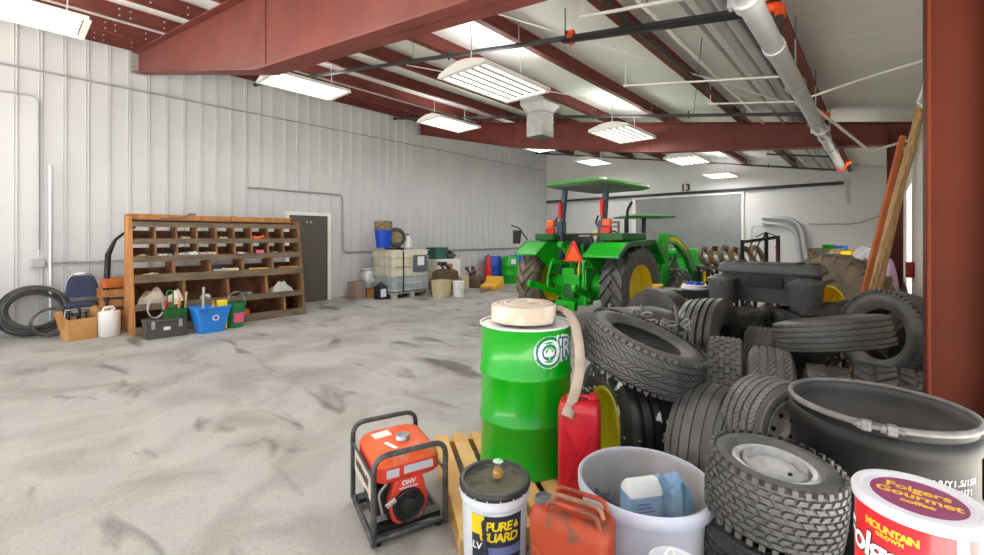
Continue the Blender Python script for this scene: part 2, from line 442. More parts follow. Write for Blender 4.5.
# grey board on the far wall
b = MB(); b.span((-6.42, Y1 - 0.05, 0.98), (-3.12, Y1 - 0.005, 2.86))
t = thing('wall_board', 'large scuffed grey board framed in white on the far wall', 'board', (-4.77, Y1 - 0.03, 0.98))
b.build('panel', 'grey_board', t, smooth=0, origin=t.location)
b = MB()
for a, c in (((-6.54, Y1 - 0.08, 0.9), (-6.42, Y1 - 0.002, 2.98)), ((-3.12, Y1 - 0.07, 0.9), (-3.06, Y1 - 0.002, 2.98)), ((-6.42, Y1 - 0.07, 2.86), (-3.12, Y1 - 0.002, 2.96)), ((-6.42, Y1 - 0.07, 0.9), (-3.12, Y1 - 0.002, 0.98))): b.span(a, c)
b.build('frame', 'white_enamel', t, smooth=0, bevel=0.006, origin=t.location)
# number sign
P = at(682, 182.5, 12.9); P.y = Y1
t = thing('number_sign', 'small beige sign with black number 13 high on the far wall', 'sign', (-4.75, Y1 - 0.012, 3.15))
b = MB(); b.box((0, 0, 0), (0.34, 0.02, 0.38)); b.build('sign_plate', 'sign_beige', t, smooth=0)
b = MB(); vs, fs = text_geo('13', 0.3, 0.012); b.add([(p[0], -0.013, p[1]) for p in vs], fs); b.build('numerals', 'print_black', t, smooth=0)

# walk door on the ridge wall
d = MB(); d.span((X0 + 0.03, 4.42, 0.01), (X0 + 0.075, 5.36, 2.06)); do = struct(d.build('door_1', 'brown_door', smooth=0, bevel=0.004), 'brown steel walk door past the bin rack')
d = MB()
for a, c in (((X0, 4.34, 0), (X0 + 0.1, 4.42, 2.14)), ((X0, 5.36, 0), (X0 + 0.1, 5.44, 2.14)), ((X0, 4.42, 2.06), (X0 + 0.1, 5.36, 2.14))): d.span(a, c)
d.build('door_frame', 'white_enamel', do, smooth=0)
d = MB(); d.cyl((X0 + 0.075, 4.52, 1.0), (X0 + 0.14, 4.52, 1.0), 0.012); d.bar((X0 + 0.135, 4.5, 1.0), (X0 + 0.135, 4.63, 1.0), 0.016, 0.02); d.build('door_handle', 'chrome', do)
d = MB()
for yy in (4.83, 4.93): d.span((X0 + 0.075, yy, 1.88), (X0 + 0.082, yy + 0.02, 1.93))
d.build('viewer', 'plastic_white', do, smooth=0)

# base flashing
d = MB(); d.span((X0 + 0.002, YB, 0), (X0 + 0.034, 4.34, 0.05)); d.span((X0 + 0.002, 5.44, 0), (X0 + 0.034, Y1, 0.05)); struct(d.build('baseboard_left', 'sheet_metal', smooth=0))

# ================================================================ overhead services
def run(name, pts, r, m_, label, cat='conduit', group=None, rb=0.08, n=8, straps=None):
    b = MB(); b.tube(bend(pts, rb), r, n)
    if straps:
        p = [Vector(q) for q in pts]
        for a, c in zip(p[:-1], p[1:]):
            L = (c - a).length; k = int(L / straps)
            for i in range(1, k + 1):
                q = a + (c - a) * (i / (k + 1)); u = (c - a).normalized()
                b.cyl(q - u * 0.016, q + u * 0.016, r * 1.5, n=8)
    o = b.build(name, m_); return tag(o, label, cat, group)
xw = X0 + 0.045
run('conduit', [(xw, YB + 0.1, 4.24), (xw, 14.85, 4.24)], 0.016, 'conduit', 'thin steel conduit running high along the ribbed wall', straps=2.4)
run('conduit', [(xw, -0.02, 3.82), (xw, 0.42, 3.82), (xw, 0.42, 1.35)], 0.013, 'conduit', 'thin grey conduit bending down to the outlet box', rb=0.12)
run('conduit_sleeve', [(xw + 0.12, 0.55, 0.0), (xw + 0.12, 0.55, 2.72)], 0.028, 'galv', 'grey steel pipe standing upright in front of ribbed wall', 'pipe')
run('conduit', [(xw, 0.52, 1.12), (xw, 1.5, 1.12)], 0.014, 'conduit', 'short conduit from the outlet box towards the bin rack', straps=0.35)
t = MB(); t.span((X0 + 0.01, 0.32, 1.05), (X0 + 0.1, 0.5, 1.19)); tag(t.build('outlet_box', 'plastic_grey', bevel=0.02), 'grey outlet box on ribbed wall above the hose coils', 'outlet')
run('conduit', [(xw, 3.55, 2.62), (xw, 5.78, 2.62), (xw, 5.78, 1.16), (xw, 6.6, 1.16)], 0.018, 'conduit', 'grey conduit arching over the brown door', rb=0.16)
run('conduit', [(xw, 8.4, 1.14), (xw, 13.6, 1.14)], 0.018, 'conduit', 'strapped conduit running behind tote and blue barrels', straps=0.22)

# sprinkler mains
xm, zm = -0.55, 2.87
t = thing('sprinkler_main', 'fat silver sprinkler main pipe hung under the low roof side', 'pipe', (xm, 5.0, zm))
b = MB(); b.cyl((xm, YB + 0.1, zm), (xm, 10.45, zm), 0.062, n=20); b.build('pipe', 'galv', t, origin=t.location)
b = MB()
for y in (1.6, 2.75, 6.7):
    b = MB(); b.cyl((xm, y - 0.05, zm), (xm, y + 0.05, zm), 0.078, n=20); b.span((xm - 0.095, y - 0.03, zm - 0.03), (xm + 0.095, y + 0.03, zm + 0.03)); b.build('coupling', 'galv', t, origin=t.location)
b = MB(); b.tube(bend([(xm, 10.55, zm), (xm, 12.6, zm - 0.04), (xm, 12.75, 2.3)], 0.18), 0.056, 14); b.build('drop_leg', 'sheet_metal', t, origin=t.location)
b = MB(); b.cyl((xm, 10.42, zm), (xm, 10.58, zm), 0.085, n=18); b.cyl((xm, 10.5, zm), (xm + 0.14, 10.5, zm + 0.1), 0.05, n=14); b.build('tee_fitting', 'orange_fit', t, origin=t.location)
for y in (-1.0, 0.8, 2.4, 4.6, 6.2, 8.1, 9.8):
    b = MB(); b.tube([(xm + 0.075 * math.cos(q * PI / 8), y, zm + 0.075 * math.sin(q * PI / 8)) for q in range(16)], 0.006, 6, True); b.cyl((xm, y, zm + 0.075), (xm, y, roof(xm) - 0.005), 0.007, n=6); b.build('hanger', 'conduit', t, origin=t.location)
for y in (3.7, 7.35):
    b = MB(); b.cyl((xm, y - 0.12, zm), (xm + 0.02, y - 0.03, roof(xm) - 0.34), 0.032, n=12); b.build('riser', 'black_pipe', t, origin=t.location)
    b = MB(); b.tube(bend([(xm + 0.02, y - 0.04, roof(xm) - 0.37), (xm + 0.02, y, roof(xm) - 0.27), (xm - 0.11, y, roof(xm) - 0.25)], 0.07), 0.036, 12); b.build('elbow', 'orange_fit', t, origin=t.location)
    b = MB(); b.cyl((xm, y - 0.16, zm), (xm, y - 0.08, zm), 0.072, n=14); b.build('clamp', 'galv', t, origin=t.location)
def branch(y, lab, off=0.27, coup=()):
    t = thing('sprinkler_branch', lab, 'pipe', (-5.3, y, roof(-5.3) - off))
    b = MB(); b.cyl((-10.15, y, roof(-10.15) - off), (-0.64, y, roof(-0.64) - off), 0.026, n=10)
    for x in (-8.3, -6.1, -4.0, -2.3): b.cyl((x, y, roof(x) - off - 0.05), (x, y, roof(x) - off + 0.07), 0.014, n=8)
    b.build('pipe', 'black_pipe', t, origin=t.location)
    b = MB(); b.cyl((-10.2, y, roof(-10.2) - off), (-10.1, y, roof(-10.1) - off), 0.042, n=10); b.build('end_cap', 'black_pipe', t, origin=t.location)
    for x in (-8.6, -6.9, -4.7, -2.9, -1.5):
        b = MB(); z = roof(x) - off; b.tube([(x, y, z - 0.03), (x + 0.02, y, z), (x, y, z + 0.04), (x, y, roof(x) - 0.02)], 0.007, 6); b.build('hanger', 'conduit', t, origin=t.location)
    for x in coup:
        b = MB(); z = roof(x) - off; u = Vector((1, 0, -0.173)).normalized(); p = Vector((x, y, z)); b.cyl(p - u * 0.03, p + u * 0.03, 0.046, n=12); b.box(p, (0.05, 0.05, 0.13)); b.build('coupling', 'orange_fit', t, origin=t.location)
branch(3.7, 'black sprinkler branch pipe with an orange coupling below the roof', coup=(-2.25,))
branch(7.35, 'black sprinkler branch pipe just before the second roof beam')
branch(14.1, 'black sprinkler branch pipe close under the roof at far wall')
run('sprinkler_pipe', [(-10.15, Y1 - 0.12, 2.98), (-0.6, Y1 - 0.12, 2.98)], 0.045, 'black_pipe', 'dark pipe running level across the far wall above the board', 'pipe')
# conduits and ducts bundled under the roof
for x, r, m_, lab in ((-1.42, 0.018, 'white_enamel', 'thin white conduit beside the purlin, first of the bundle'), (-1.14, 0.018, 'conduit', 'thin grey conduit between white conduit and fat ducts'),
                      (-1.66, 0.022, 'black_pipe', 'thin black conduit hugging the purlin'), (-0.80, 0.02, 'conduit', 'thin grey conduit between fat ducts and sprinkler main')):
    run('conduit', [(x, YB + 0.1, roof(x) - 0.22), (x, 14.8, roof(x) - 0.22)], r, m_, lab)
for x, lab in ((-1.03, 'fat silver duct pipe in roof bundle, next to thin conduit'), (-0.90, 'fat silver duct pipe in roof bundle, next to sprinkler main')):
    run('duct_pipe', [(x, YB + 0.1, roof(x) - 0.17), (x, 14.8, roof(x) - 0.17)], 0.045, 'galv', lab, 'pipe', n=14)
# strut trapezes
def strut(y, xa, xb, dz, m_, lab, w_=0.028):
    b = MB(); b.bar((xa, y, roof(xa) - dz), (xb, y, roof(xb) - dz), w_, w_ * 0.6)
    for x in (xa + 0.03, xb - 0.03): b.cyl((x, y, roof(x) - dz), (x, y, roof(x) - 0.01), 0.006, n=6)
    tag(b.build('strut_channel', m_, smooth=0), lab, 'strut', 'strut channels under the roof bundle')
strut(3.25, -1.9, -0.7, 0.30, 'white_enamel', 'pale strut channel carrying the conduit bundle at first hanger')
strut(5.4, -2.5, -0.72, 0.29, 'white_enamel', 'pale strut channel carrying the conduit bundle mid way')
strut(6.4, -1.75, -0.72, 0.32, 'white_enamel', 'short pale strut channel before the second roof beam')
strut(3.62, -2.3, -0.65, 0.33, 'black', 'black slotted strut channel beside the black branch pipe', 0.05)
strut(11.4, -1.9, -0.72, 0.30, 'black', 'black strut channel carrying the conduits beyond second beam', 0.05)
# bracing cables, small wires
def wire(pts, r, m_, lab, name='cable', cat='cable'):
    b = MB(); b.tube(pts, r, 6); tag(b.build(name, m_), lab, cat)
wire([(-3.1, 3.0, roof(-3.1) - 0.05), (-0.75, 6.9, roof(-0.75) - 0.28)], 0.008, 'white_enamel', 'white bracing cable slanting below the conduit bundle')
wire([(-6.0, 3.4, roof(-6.0) - 0.12), (-3.5, 6.2, roof(-3.5) - 0.22)], 0.007, 'white_enamel', 'white bracing cable slanting between two purlins')
wire([(-1.2, 4.2, roof(-1.2) - 0.24), (-2.3, 7.6, roof(-2.3) - 0.2)], 0.004, 'black', 'thin black wire slung under the roof skin')
b = MB(); b.tube(bend([(-0.55, 6.2, 3.02), (-0.1, 7.9, 2.72), (X1 - 0.03, 8.1, 2.86)], 0.1), 0.017, 8)
tag(b.build('conduit', 'white_enamel'), 'white conduit sagging in front of the second roof beam', 'conduit')
b = MB(); b.span((-0.70, 5.75, 3.0), (-0.58, 5.87, 3.09)); tag(b.build('junction_box', 'sheet_metal', bevel=0.01), 'small junction box on the last purlin', 'box')
wire([(-0.6, 5.8, 3.05), (-0.1, 5.6, 3.1), (0.30, 5.45, 3.12), (0.33, 5.4, 3.05), (0.30, 5.4, 2.9), (0.25, 5.42, 2.75), (0.31, 5.45, 2.66), (X1 - 0.01, 5.5, 2.66)], 0.012, 'white_enamel', 'white cable looping from roof down the eave wall')

# far wall conduits
yc = Y1 - 0.1
def fx(px, py):
    k = (px - 492) / 437.0; d = yc / (CH + k * SH); return at(px, py, d)
for (a, r, lab) in (([(762, 217.5), (800, 219), (806.5, 262)], 0.062, 'outer fat grey conduit elbow dropping down the far wall'), ([(762, 223), (795, 225.5), (801, 262)], 0.052, 'inner fat grey conduit elbow dropping down the far wall')):
    run('conduit_elbow', [fx(*q) for q in a], r, 'galv', lab, 'conduit', rb=0.6, n=14)
run('conduit', [fx(752, 262), fx(752, 226.5), fx(797, 225)], 0.012, 'conduit', 'thin wire conduit framing the wall beside fat elbows')
run('conduit', [fx(809, 224), fx(856, 224), fx(884, 214)], 0.018, 'conduit', 'thin conduit climbing away from the fat elbows', rb=0.2)
# red marker on the daylight strip
b = MB(); b.span((X1 - 0.09, 8.45, 0.98), (X1 - 0.005, 8.72, 1.2)); tag(b.build('warning_light', 'red_lens', bevel=0.01), 'small red warning light beside the bright window strip', 'light')

# ================================================================ light fixtures
def fixture():
    t = thing('high_bay_light', 'six tube high bay light over the tote', 'ceiling light', (0, 0, 0), 0, 'six tube high bay lights')
    b = MB(); W, L = 0.72, 1.2; n = 8; r0, r1 = [], []
    top = [(-W / 2 + W * k / n, 0.04 + 0.075 * math.sin(PI * k / n)) for k in range(n + 1)]
    poly = [(-W / 2, 0.0)] + top + [(W / 2, 0.0), (W / 2 - 0.012, 0.0), (W / 2 - 0.012, 0.035)] + [(x * 0.965, z - 0.012) for x, z in reversed(top)] + [(-W / 2 + 0.012, 0.035), (-W / 2 + 0.012, 0.0)]
    n2 = len(poly); half = n2 // 2
    outer = [(-W / 2, 0.0)] + top + [(W / 2, 0.0)]
    vs = []; fs = []
    for yy in (-L / 2, L / 2): vs += [(x, yy, z) for x, z in outer]
    m_ = len(outer)
    for i in range(m_ - 1): fs.append((i, m_ + i, m_ + i + 1, i + 1))
    b.add(vs, fs); vs = [(x * 0.97, yy, z - 0.008 if z > 0 else 0) for yy in (-L / 2, L / 2) for x, z in outer]; b.add(vs, [f[::-1] for f in fs])
    b.span((-W / 2, -L / 2, -0.006), (-W / 2 + 0.03, L / 2, 0.004)); b.span((W / 2 - 0.03, -L / 2, -0.006), (W / 2, L / 2, 0.004))
    b.build('housing', 'white_enamel', t, smooth=30)
    for yy in (-L / 2, L / 2):
        b = MB(); b.prism([(x, z) for x, z in outer], yy - 0.008, yy + 0.008, XZ); b.span((-W / 2, yy - 0.03, -0.008), (W / 2, yy + 0.03, 0.0)); b.build('end_cap', 'white_enamel', t, smooth=0)
    b = MB(); b.span((-W / 2 + 0.02, -L / 2 + 0.02, 0.03), (W / 2 - 0.02, L / 2 - 0.02, 0.036)); b.build('reflector', 'reflector', t, smooth=0)
    for k in range(6):
        x = -0.29 + 0.116 * k; b = MB(); b.cyl((x, -0.555, 0.006), (x, 0.555, 0.006), 0.0145, n=10); b.build('tube', 'tube_glow', t)
    for yy in (-0.45, 0.45):
        b = MB(); b.tube([(0, yy, 0.1), (0.008, yy + 0.01, 0.3), (0, yy, 0.58)], 0.006, 6); b.build('hanger_cord', 'conduit', t)
    return t
proto = fixture()
FIX = [(-7.0, 0.06, 'glowing high bay light nearest the bin rack end of the ridge wall'), (-7.0, 3.3, 'glowing high bay light tucked behind the first red roof beam'),
       (-7.0, 6.5, 'glowing high bay light before second roof beam, near the ridge wall'), (-7.0, 9.75, 'sliver of glowing high bay light just past the second roof beam'),
       (-7.0, 12.9, 'distant glowing high bay light above the tractor canopy'), (-3.43, 0.35, 'high bay light partly hidden above the first roof beam'),
       (-3.43, 3.95, 'large glowing high bay light showing its tubes beside the sheet metal box'), (-3.43, 7.4, 'glowing high bay light against the second red roof beam'),
       (-3.43, 10.9, 'glowing high bay light beyond second beam, above the grey board'), (-3.43, 13.75, 'distant glowing high bay light hung by the number 13 sign')]
for i, (x, y, lab) in enumerate(FIX):
    o = proto if i == 0 else copy_tree(proto)
    o.location = (x, y, roof(x) - 0.6 - (0.06 if y > 13 else 0)); o['label'] = lab
    for dz, pw, up in ((-0.03, 26.0, False), (0.135, 8.0, True)):   # the lamp's tube light down, plus an added uplight to brighten the ceiling
        l = bpy.data.lights.new('lamp', 'AREA'); l.shape = 'RECTANGLE'; l.size = 0.62; l.size_y = 1.1; l.energy = pw; l.color = (1.0, 0.985, 0.955)
        lo = bpy.data.objects.new('lamp', l); COL.objects.link(lo); lo.location = o.location + Vector((0, 0, dz))
        if up: lo.rotation_euler = (PI, 0, 0)
# sheet metal box hung from the roof
t = thing('vent_box', 'square galvanised vent box hanging from roof past the light', 'vent', (-4.5, 6.35, 3.32))
b = MB(); b.span((-0.17, -0.17, 0), (0.17, 0.17, 0.42)); b.build('duct', 'sheet_metal', t, smooth=0, bevel=0.004)
b = MB(); b.loft([rrect(0.36, 0.36, 0.005, 0.42), rrect(0.5, 0.5, 0.005, 0.56), rrect(0.5, 0.5, 0.005, 0.9)]); b.build('hood', 'sheet_metal', t, smooth=0)
b = MB(); b.span((-0.13, -0.13, -0.01), (0.13, 0.13, 0.005)); b.build('grille', 'gun_grey', t, smooth=0)
# ================================================================ tyres
def carcass(b, R, ri, W, groove=(), td=0.012, n=64, flat=0.8, mi=0, cw=0.05):
    """closed tyre section; groove = list of (centre, width) as fractions of the half tread"""
    h = W / 2; hw = h * flat; crown = cw * hw
    def rc(z): return R - crown * (z / hw) ** 2
    cr = []
    zs = [-hw]
    for c, g in sorted(groove): zs += [(c - g / 2) * hw, (c - g / 2) * hw + 1e-4, (c + g / 2) * hw - 1e-4, (c + g / 2) * hw]
    zs.append(hw)
    for i, z in enumerate(zs):
        deep = groove and i % 4 in (2, 3) and 0 < i < len(zs) - 1
        cr.append((rc(z) - (td if deep else 0), z))
    if not groove: cr = [(rc(-hw + 2 * hw * k / 6), -hw + 2 * hw * k / 6) for k in range(7)]
    S = R - ri
    out = [(ri, -h * 0.72), (ri + 0.012, -h * 0.80), (ri + S * 0.28, -h * 0.95), (ri + S * 0.36, -h * 0.97), (ri + S * 0.38, -h * 0.985), (ri + S * 0.55, -h), (ri + S * 0.75, -h * 0.96), (R - crown - 0.018, -h * 0.88)]
    side = out + cr + [(r, -z) for r, z in reversed(out)]
    inn = [(ri, h * 0.64), (ri + S * 0.45, h * 0.88), (R - 0.045, h * 0.66), (R - 0.035, 0), (R - 0.045, -h * 0.66), (ri + S * 0.45, -h * 0.88), (ri, -h * 0.64)]
    b.lathe(side + inn, n, None, True, mi)
    return rc
def blocks(b, rc, rows, td, mi=0):
    """rows: (z0, z1, count, phase, fill, skew) raised tread blocks standing on the carcass"""
    for z0, z1, cnt, ph, fill, sk in rows:
        st = 2 * PI / cnt
        for k in range(cnt):
            a0 = (k + ph) * st; a1 = a0 + st * fill; vs = []
            for dr, tp in ((-0.004, 0.0), (td, 0.10)):
                for (a, z) in ((a0, z0), (a1, z0), (a1, z1), (a0, z1)):
                    ac, zc = (a0 + a1) / 2, (z0 + z1) / 2
                    a2, z2 = a + (ac - a) * tp, z + (zc - z) * tp
                    a2 += sk * (z2 - zc); r = rc(z2) + dr
                    vs.append((r * math.cos(a2), r * math.sin(a2), z2))
            b.add(vs, [(4, 5, 6, 7), (0, 1, 5, 4), (1, 2, 6, 5), (2, 3, 7, 6), (3, 0, 4, 7)], mi)
def lugs(b, rc, R, hw, n, td, sweep, wide, mi=0, over=0.12):
    """agricultural chevron lugs"""
    for s in (-1, 1):
        for k in range(n):
            a0 = (k + (0.5 if s > 0 else 0)) * 2 * PI / n; rings = []
            for q in range(5):
                t = q / 4; z = s * (-over * hw + (1 + over) * hw * t); a = a0 + sweep * t; wd = wide * (0.85 + 0.5 * t)
                ro = rc(z) + td; rb = rc(z) - 0.02
                rings.append([(rb * math.cos(a - wd * 0.6), rb * math.sin(a - wd * 0.6), z), (rb * math.cos(a + wd * 0.6), rb * math.sin(a + wd * 0.6), z),
                              (ro * math.cos(a + wd * 0.4), ro * math.sin(a + wd * 0.4), z), (ro * math.cos(a - wd * 0.4), ro * math.sin(a - wd * 0.4), z)])
            e = [(p[0] * 0.93, p[1] * 0.93, s * hw * 1.12) for p in rings[-1]]; rings.append(e)
            if s < 0: rings = [r[::-1] for r in rings]
            b.loft(rings, mi)
def rim_mb(ri, W, dish=0.18, holes=5, mi=(0, 1), back=True):
    b = MB(); h = W / 2
    b.lathe([(ri + 0.014, h * 0.80), (ri + 0.002, h * 0.86), (ri - 0.012, h * 0.80), (ri - 0.022, h * 0.5), (ri - 0.028, h * dish * 1.5 + 0.01), (ri * 0.80, h * dish), (ri * 0.62, h * dish + 0.018),
             (ri * 0.36, h * dish + 0.022), (ri * 0.30, h * dish - 0.005), (0, h * dish - 0.005)], 40)
    b.lathe([(0, h * dish - 0.02), (ri * 0.62, h * dish - 0.0), (ri - 0.03, h * dish - 0.015), (ri - 0.022, -h * 0.6), (ri + 0.014, -h * 0.8), (ri + 0.002, -h * 0.8)], 40)
    for k in range(holes):
        a = 2 * PI * k / holes; b.cyl((ri * 0.48 * math.cos(a), ri * 0.48 * math.sin(a), h * dish + 0.005), (ri * 0.48 * math.cos(a), ri * 0.48 * math.sin(a), h * dish + 0.026), 0.012, n=10, mi=mi[1])
    return b
def place(o, c, axis, spin=0.0):
    o.rotation_mode = 'QUATERNION'
    o.rotation_quaternion = Vector(axis).to_track_quat('Z', 'Y') @ Matrix.Rotation(spin, 3, 'Z').to_quaternion()
    o.location = c
    return o

def tyre_mb(kind, R, ri, W):
    b = MB(); hw = W * 0.4
    if kind == 'rib3':      # front tractor tyre, three deep ribs
        carcass(b, R, ri, W, [(-0.55, 0.26), (0.0, 0.22), (0.55, 0.26)], 0.03, 72, 0.84)
    elif kind == 'rib5':
        carcass(b, R, ri, W, [(-0.7, 0.16), (-0.35, 0.16), (0, 0.16), (0.35, 0.16), (0.7, 0.16)], 0.024, 72, 0.86)
    elif kind == 'hiway':   # highway ribs with fine sipes
        td = 0.011; rc = carcass(b, R - td, ri, W, (), 0.0, 64, 0.82); h = W * 0.41; g = 2 * h / 5
        rows = []
        for i in range(5):
            z0 = -h + g * i
            rows.append((z0 + 0.004, z0 + g - 0.004, 58, 0.3 * (i % 2), 0.93, 4.0 if i % 2 else -4.0))
        blocks(b, rc, rows, td)
    elif kind == 'rib4':
        carcass(b, R, ri, W, [(-0.62, 0.13), (-0.22, 0.13), (0.22, 0.13), (0.62, 0.13)], 0.02, 72, 0.84)
    elif kind == 'rib6':
        carcass(b, R, ri, W, [(-0.78, 0.09), (-0.4, 0.10), (0, 0.10), (0.4, 0.10), (0.78, 0.09)], 0.012, 72, 0.88)
    elif kind == 'worn':
        carcass(b, R, ri, W, [(-0.78, 0.05), (-0.42, 0.06), (0, 0.06), (0.42, 0.06), (0.78, 0.05)], 0.010, 72, 0.86, 0, 0.24)
    elif kind == 'smooth':
        carcass(b, R, ri, W, [(-0.4, 0.05), (0.0, 0.05), (0.4, 0.05)], 0.008, 64, 0.84)
    elif kind == 'allter':   # chunky light truck tread
        td = 0.013; rc = carcass(b, R - td, ri, W, (), 0.0, 64, 0.82); h = W * 0.41; g = 2 * h / 5; rows = []
        for i in range(5):
            z0 = -h + g * i; rows.append((z0 + 0.003, z0 + g - 0.003, 54, 0.5 * (i % 2), 0.80, (7.0, -5.0, 5.0, -5.0, -7.0)[i]))
        rows += [(-h - 0.022, -h - 0.002, 54, 0.1, 0.62, 0), (h + 0.002, h + 0.022, 54, 0.1, 0.62, 0)]
        blocks(b, rc, rows, td)
    elif kind == 'knob':     # small rounded knobs
        td = 0.012; rc = carcass(b, R - td, ri, W, (), 0.0, 64, 0.82); h = W * 0.42; g = 2 * h / 6; rows = []
        for i in range(6):
            z0 = -h + g * i; rows.append((z0 + 0.003, z0 + g - 0.003, 34, 0.5 * (i % 2), 0.74, 0))
        blocks(b, rc, rows, td)
    elif kind == 'turf':     # lawn mower turf tread
        td = 0.010; rc = carcass(b, R - td, ri, W, (), 0.0, 64, 0.84); h = W * 0.40; g = 2 * h / 8; rows = []
        for i in range(8):
            z0 = -h + g * i; rows.append((z0 + 0.003, z0 + g - 0.003, 36, 0.5 * (i % 2), 0.70, (3.0 if i % 2 else -3.0)))
        rows += [(-h - 0.026, -h - 0.003, 36, 0.0, 0.5, 0), (h + 0.003, h + 0.026, 36, 0.0, 0.5, 0)]
        blocks(b, rc, rows, td)
    elif kind == 'sipe':     # dense slanted sipes
        td = 0.009; rc = carcass(b, R - td, ri, W, (), 0.0, 64, 0.84); h = W * 0.42; g = 2 * h / 7; rows = []
        for i in range(7):
            z0 = -h + g * i; rows.append((z0 + 0.002, z0 + g - 0.002, 52, 0.4 * (i % 3), 0.78, 9.0 if i % 2 else -9.0))
        blocks(b, rc, rows, td)
    elif kind == 'bar':      # wide cross bars
        td = 0.018; rc = carcass(b, R - td, ri, W, (), 0.0, 64, 0.84); h = W * 0.43
        blocks(b, rc, [(-h, -0.006, 30, 0, 0.70, 2.2), (0.006, h, 30, 0.5, 0.70, -2.2)], td)
    elif kind == 'atv':
        td = 0.022; rc = carcass(b, R - td, ri, W, (), 0.0, 56, 0.84); h = W * 0.42
        blocks(b, rc, [(-h, -h * 0.55, 18, 0, 0.55, 3), (-h * 0.45, -0.005, 18, 0.5, 0.55, -3), (0.005, h * 0.45, 18, 0, 0.55, 3), (h * 0.55, h, 18, 0.5, 0.55, -3)], td)
    return b
TYRE_CACHE = {}
def tyre(kind, R, ri, W, c, axis, label, m_='rubber', spin=0.0, rim=None, dish=0.2, group=None, name='tyre', valve=False):
    key = (kind, R, ri, W, m_)
    if key in TYRE_CACHE:
        o = bpy.data.objects.new(name, TYRE_CACHE[key]); COL.objects.link(o)
    else:
        o = tyre_mb(kind, R, ri, W).build(name, m_, smooth=32); TYRE_CACHE[key] = o.data
    tag(o, label, 'tyre', group); place(o, c, axis, spin)
    if rim:
        rm = rim_mb(ri, W, dish, 0 if rim in ('rim_citron', 'rim_silver') else 5).build('rim', [rim, 'black'], o)
        if valve:
            v = MB(); v.cyl((ri * 0.55, 0, W * 0.5 * dish), (ri * 0.55, 0, W * 0.5 * dish + 0.035), 0.009, 0.007, 8); v.build('valve_stem', 'black', rm)
    return o

# --- the heap beside the barrel
tyre('allter', 0.375, 0.215, 0.235, loc(0.935, 2.74, 0.84), way(0.31, -0.16, 0.93), 'large stud pocked truck tyre lying tilted on top of the heap by the green barrel', 'rubber', 0.3)
tyre('rib3', 0.38, 0.20, 0.30, loc(0.825, 2.79, 0.382), way(-0.98, -0.20, 0.06), 'ribbed tractor tyre splashed with white paint on a yellow rim behind the red can', 'rubber_scuffed', 0.4, 'rim_citron', -0.1)
tyre('worn', 0.36, 0.18, 0.29, loc(1.225, 2.44, 0.362), way(0.72, -0.69, 0.03), 'smooth worn ribbed tyre standing between white tub and the steel rimmed tyre', 'rubber', 0.2)
tyre('hiway', 0.235, 0.135, 0.24, loc(1.42, 2.22, 0.60), way(0.30, -0.95, 0.05), 'small trailer tyre on a pale steel wheel propped beside the black drum', 'rubber_grey', 0.5, 'rim_white', 0.35)
tyre('smooth', 0.30, 0.16, 0.2, loc(1.52, 2.32, 0.115), way(0.0, 0.0, 1), 'dark tyre buried flat under the small trailer wheel', 'rubber_dark')
tyre('smooth', 0.30, 0.16, 0.15, loc(1.52, 2.32, 0.292), way(0.0, 0.0, 1), 'thin dark tyre buried on top of the flat one under trailer wheel', 'rubber_dark')
tyre('knob', 0.40, 0.2, 0.25, loc(1.735, 3.25, 0.402), way(0.87, -0.49, 0), 'upright tyre with honeycomb knob tread in the middle of the heap', 'rubber_grey', 0.1)
tyre('hiway', 0.395, 0.2, 0.27, loc(1.90, 2.98, 0.397), way(0.86, -0.51, 0), 'upright highway tyre with straight ribs next to the honeycomb tread tyre', 'rubber_grey', 0.7)
tyre('hiway', 0.36, 0.2, 0.25, loc(2.47, 4.02, 0.362), way(0.80, -0.6, 0.0), 'plain worn grey tyre half hidden behind the two upright tread tyres', 'rubber_grey', 0.2)
tyre('rib4', 0.49, 0.25, 0.35, loc(2.02, 4.00, 0.494), way(0.70, -0.70, 0.12), 'big dark tractor tyre with deep ribs standing below the black cargo box', 'rubber_dark', 0.3)
tyre('smooth', 0.50, 0.25, 0.21, loc(1.77, 4.62, 0.502), way(-0.93, -0.36, 0.02), 'tall smooth tyre standing close to the tractor rear wheel', 'rubber_dark', 0.1)
tyre('rib6', 0.325, 0.19, 0.20, loc(2.28, 2.94, 0.905), way(-0.10, 0.20, 0.97), 'ribbed tyre lying edge on across the top of the heap', 'rubber', 0.1)
tyre('bar', 0.36, 0.19, 0.26, loc(2.15, 2.80, 0.362), way(0.83, -0.56, 0), 'upright tyre with slanted grooves under the edge on tyre', 'rubber_grey', 0.1)
tyre('bar', 0.372, 0.19, 0.24, loc(2.42, 2.76, 0.374), way(0.76, -0.65, 0), 'upright bar tread tyre just behind the black drum rim', 'rubber_grey', 0.3)
tyre('bar', 0.36, 0.19, 0.17, loc(2.62, 2.70, 0.362), way(0.72, -0.69, 0), 'narrow bar tread tyre squeezed beside the red column', 'rubber_grey', 0.2)
tyre('allter', 0.335, 0.185, 0.23, loc(2.95, 3.24, 0.82), way(-1.0, -0.10, 0.16), 'large open truck tyre leaning upright in front of the planks', 'rubber', 0.2)
tyre('smooth', 0.36, 0.2, 0.22, loc(2.95, 3.27, 0.112), way(0, 0, 1), 'dark tyre buried flat under the large open truck tyre', 'rubber_dark')
tyre('smooth', 0.36, 0.2, 0.22, loc(2.93, 3.28, 0.336), way(0, 0, 1), 'dark tyre buried second in the flat stack under open truck tyre', 'rubber_dark')
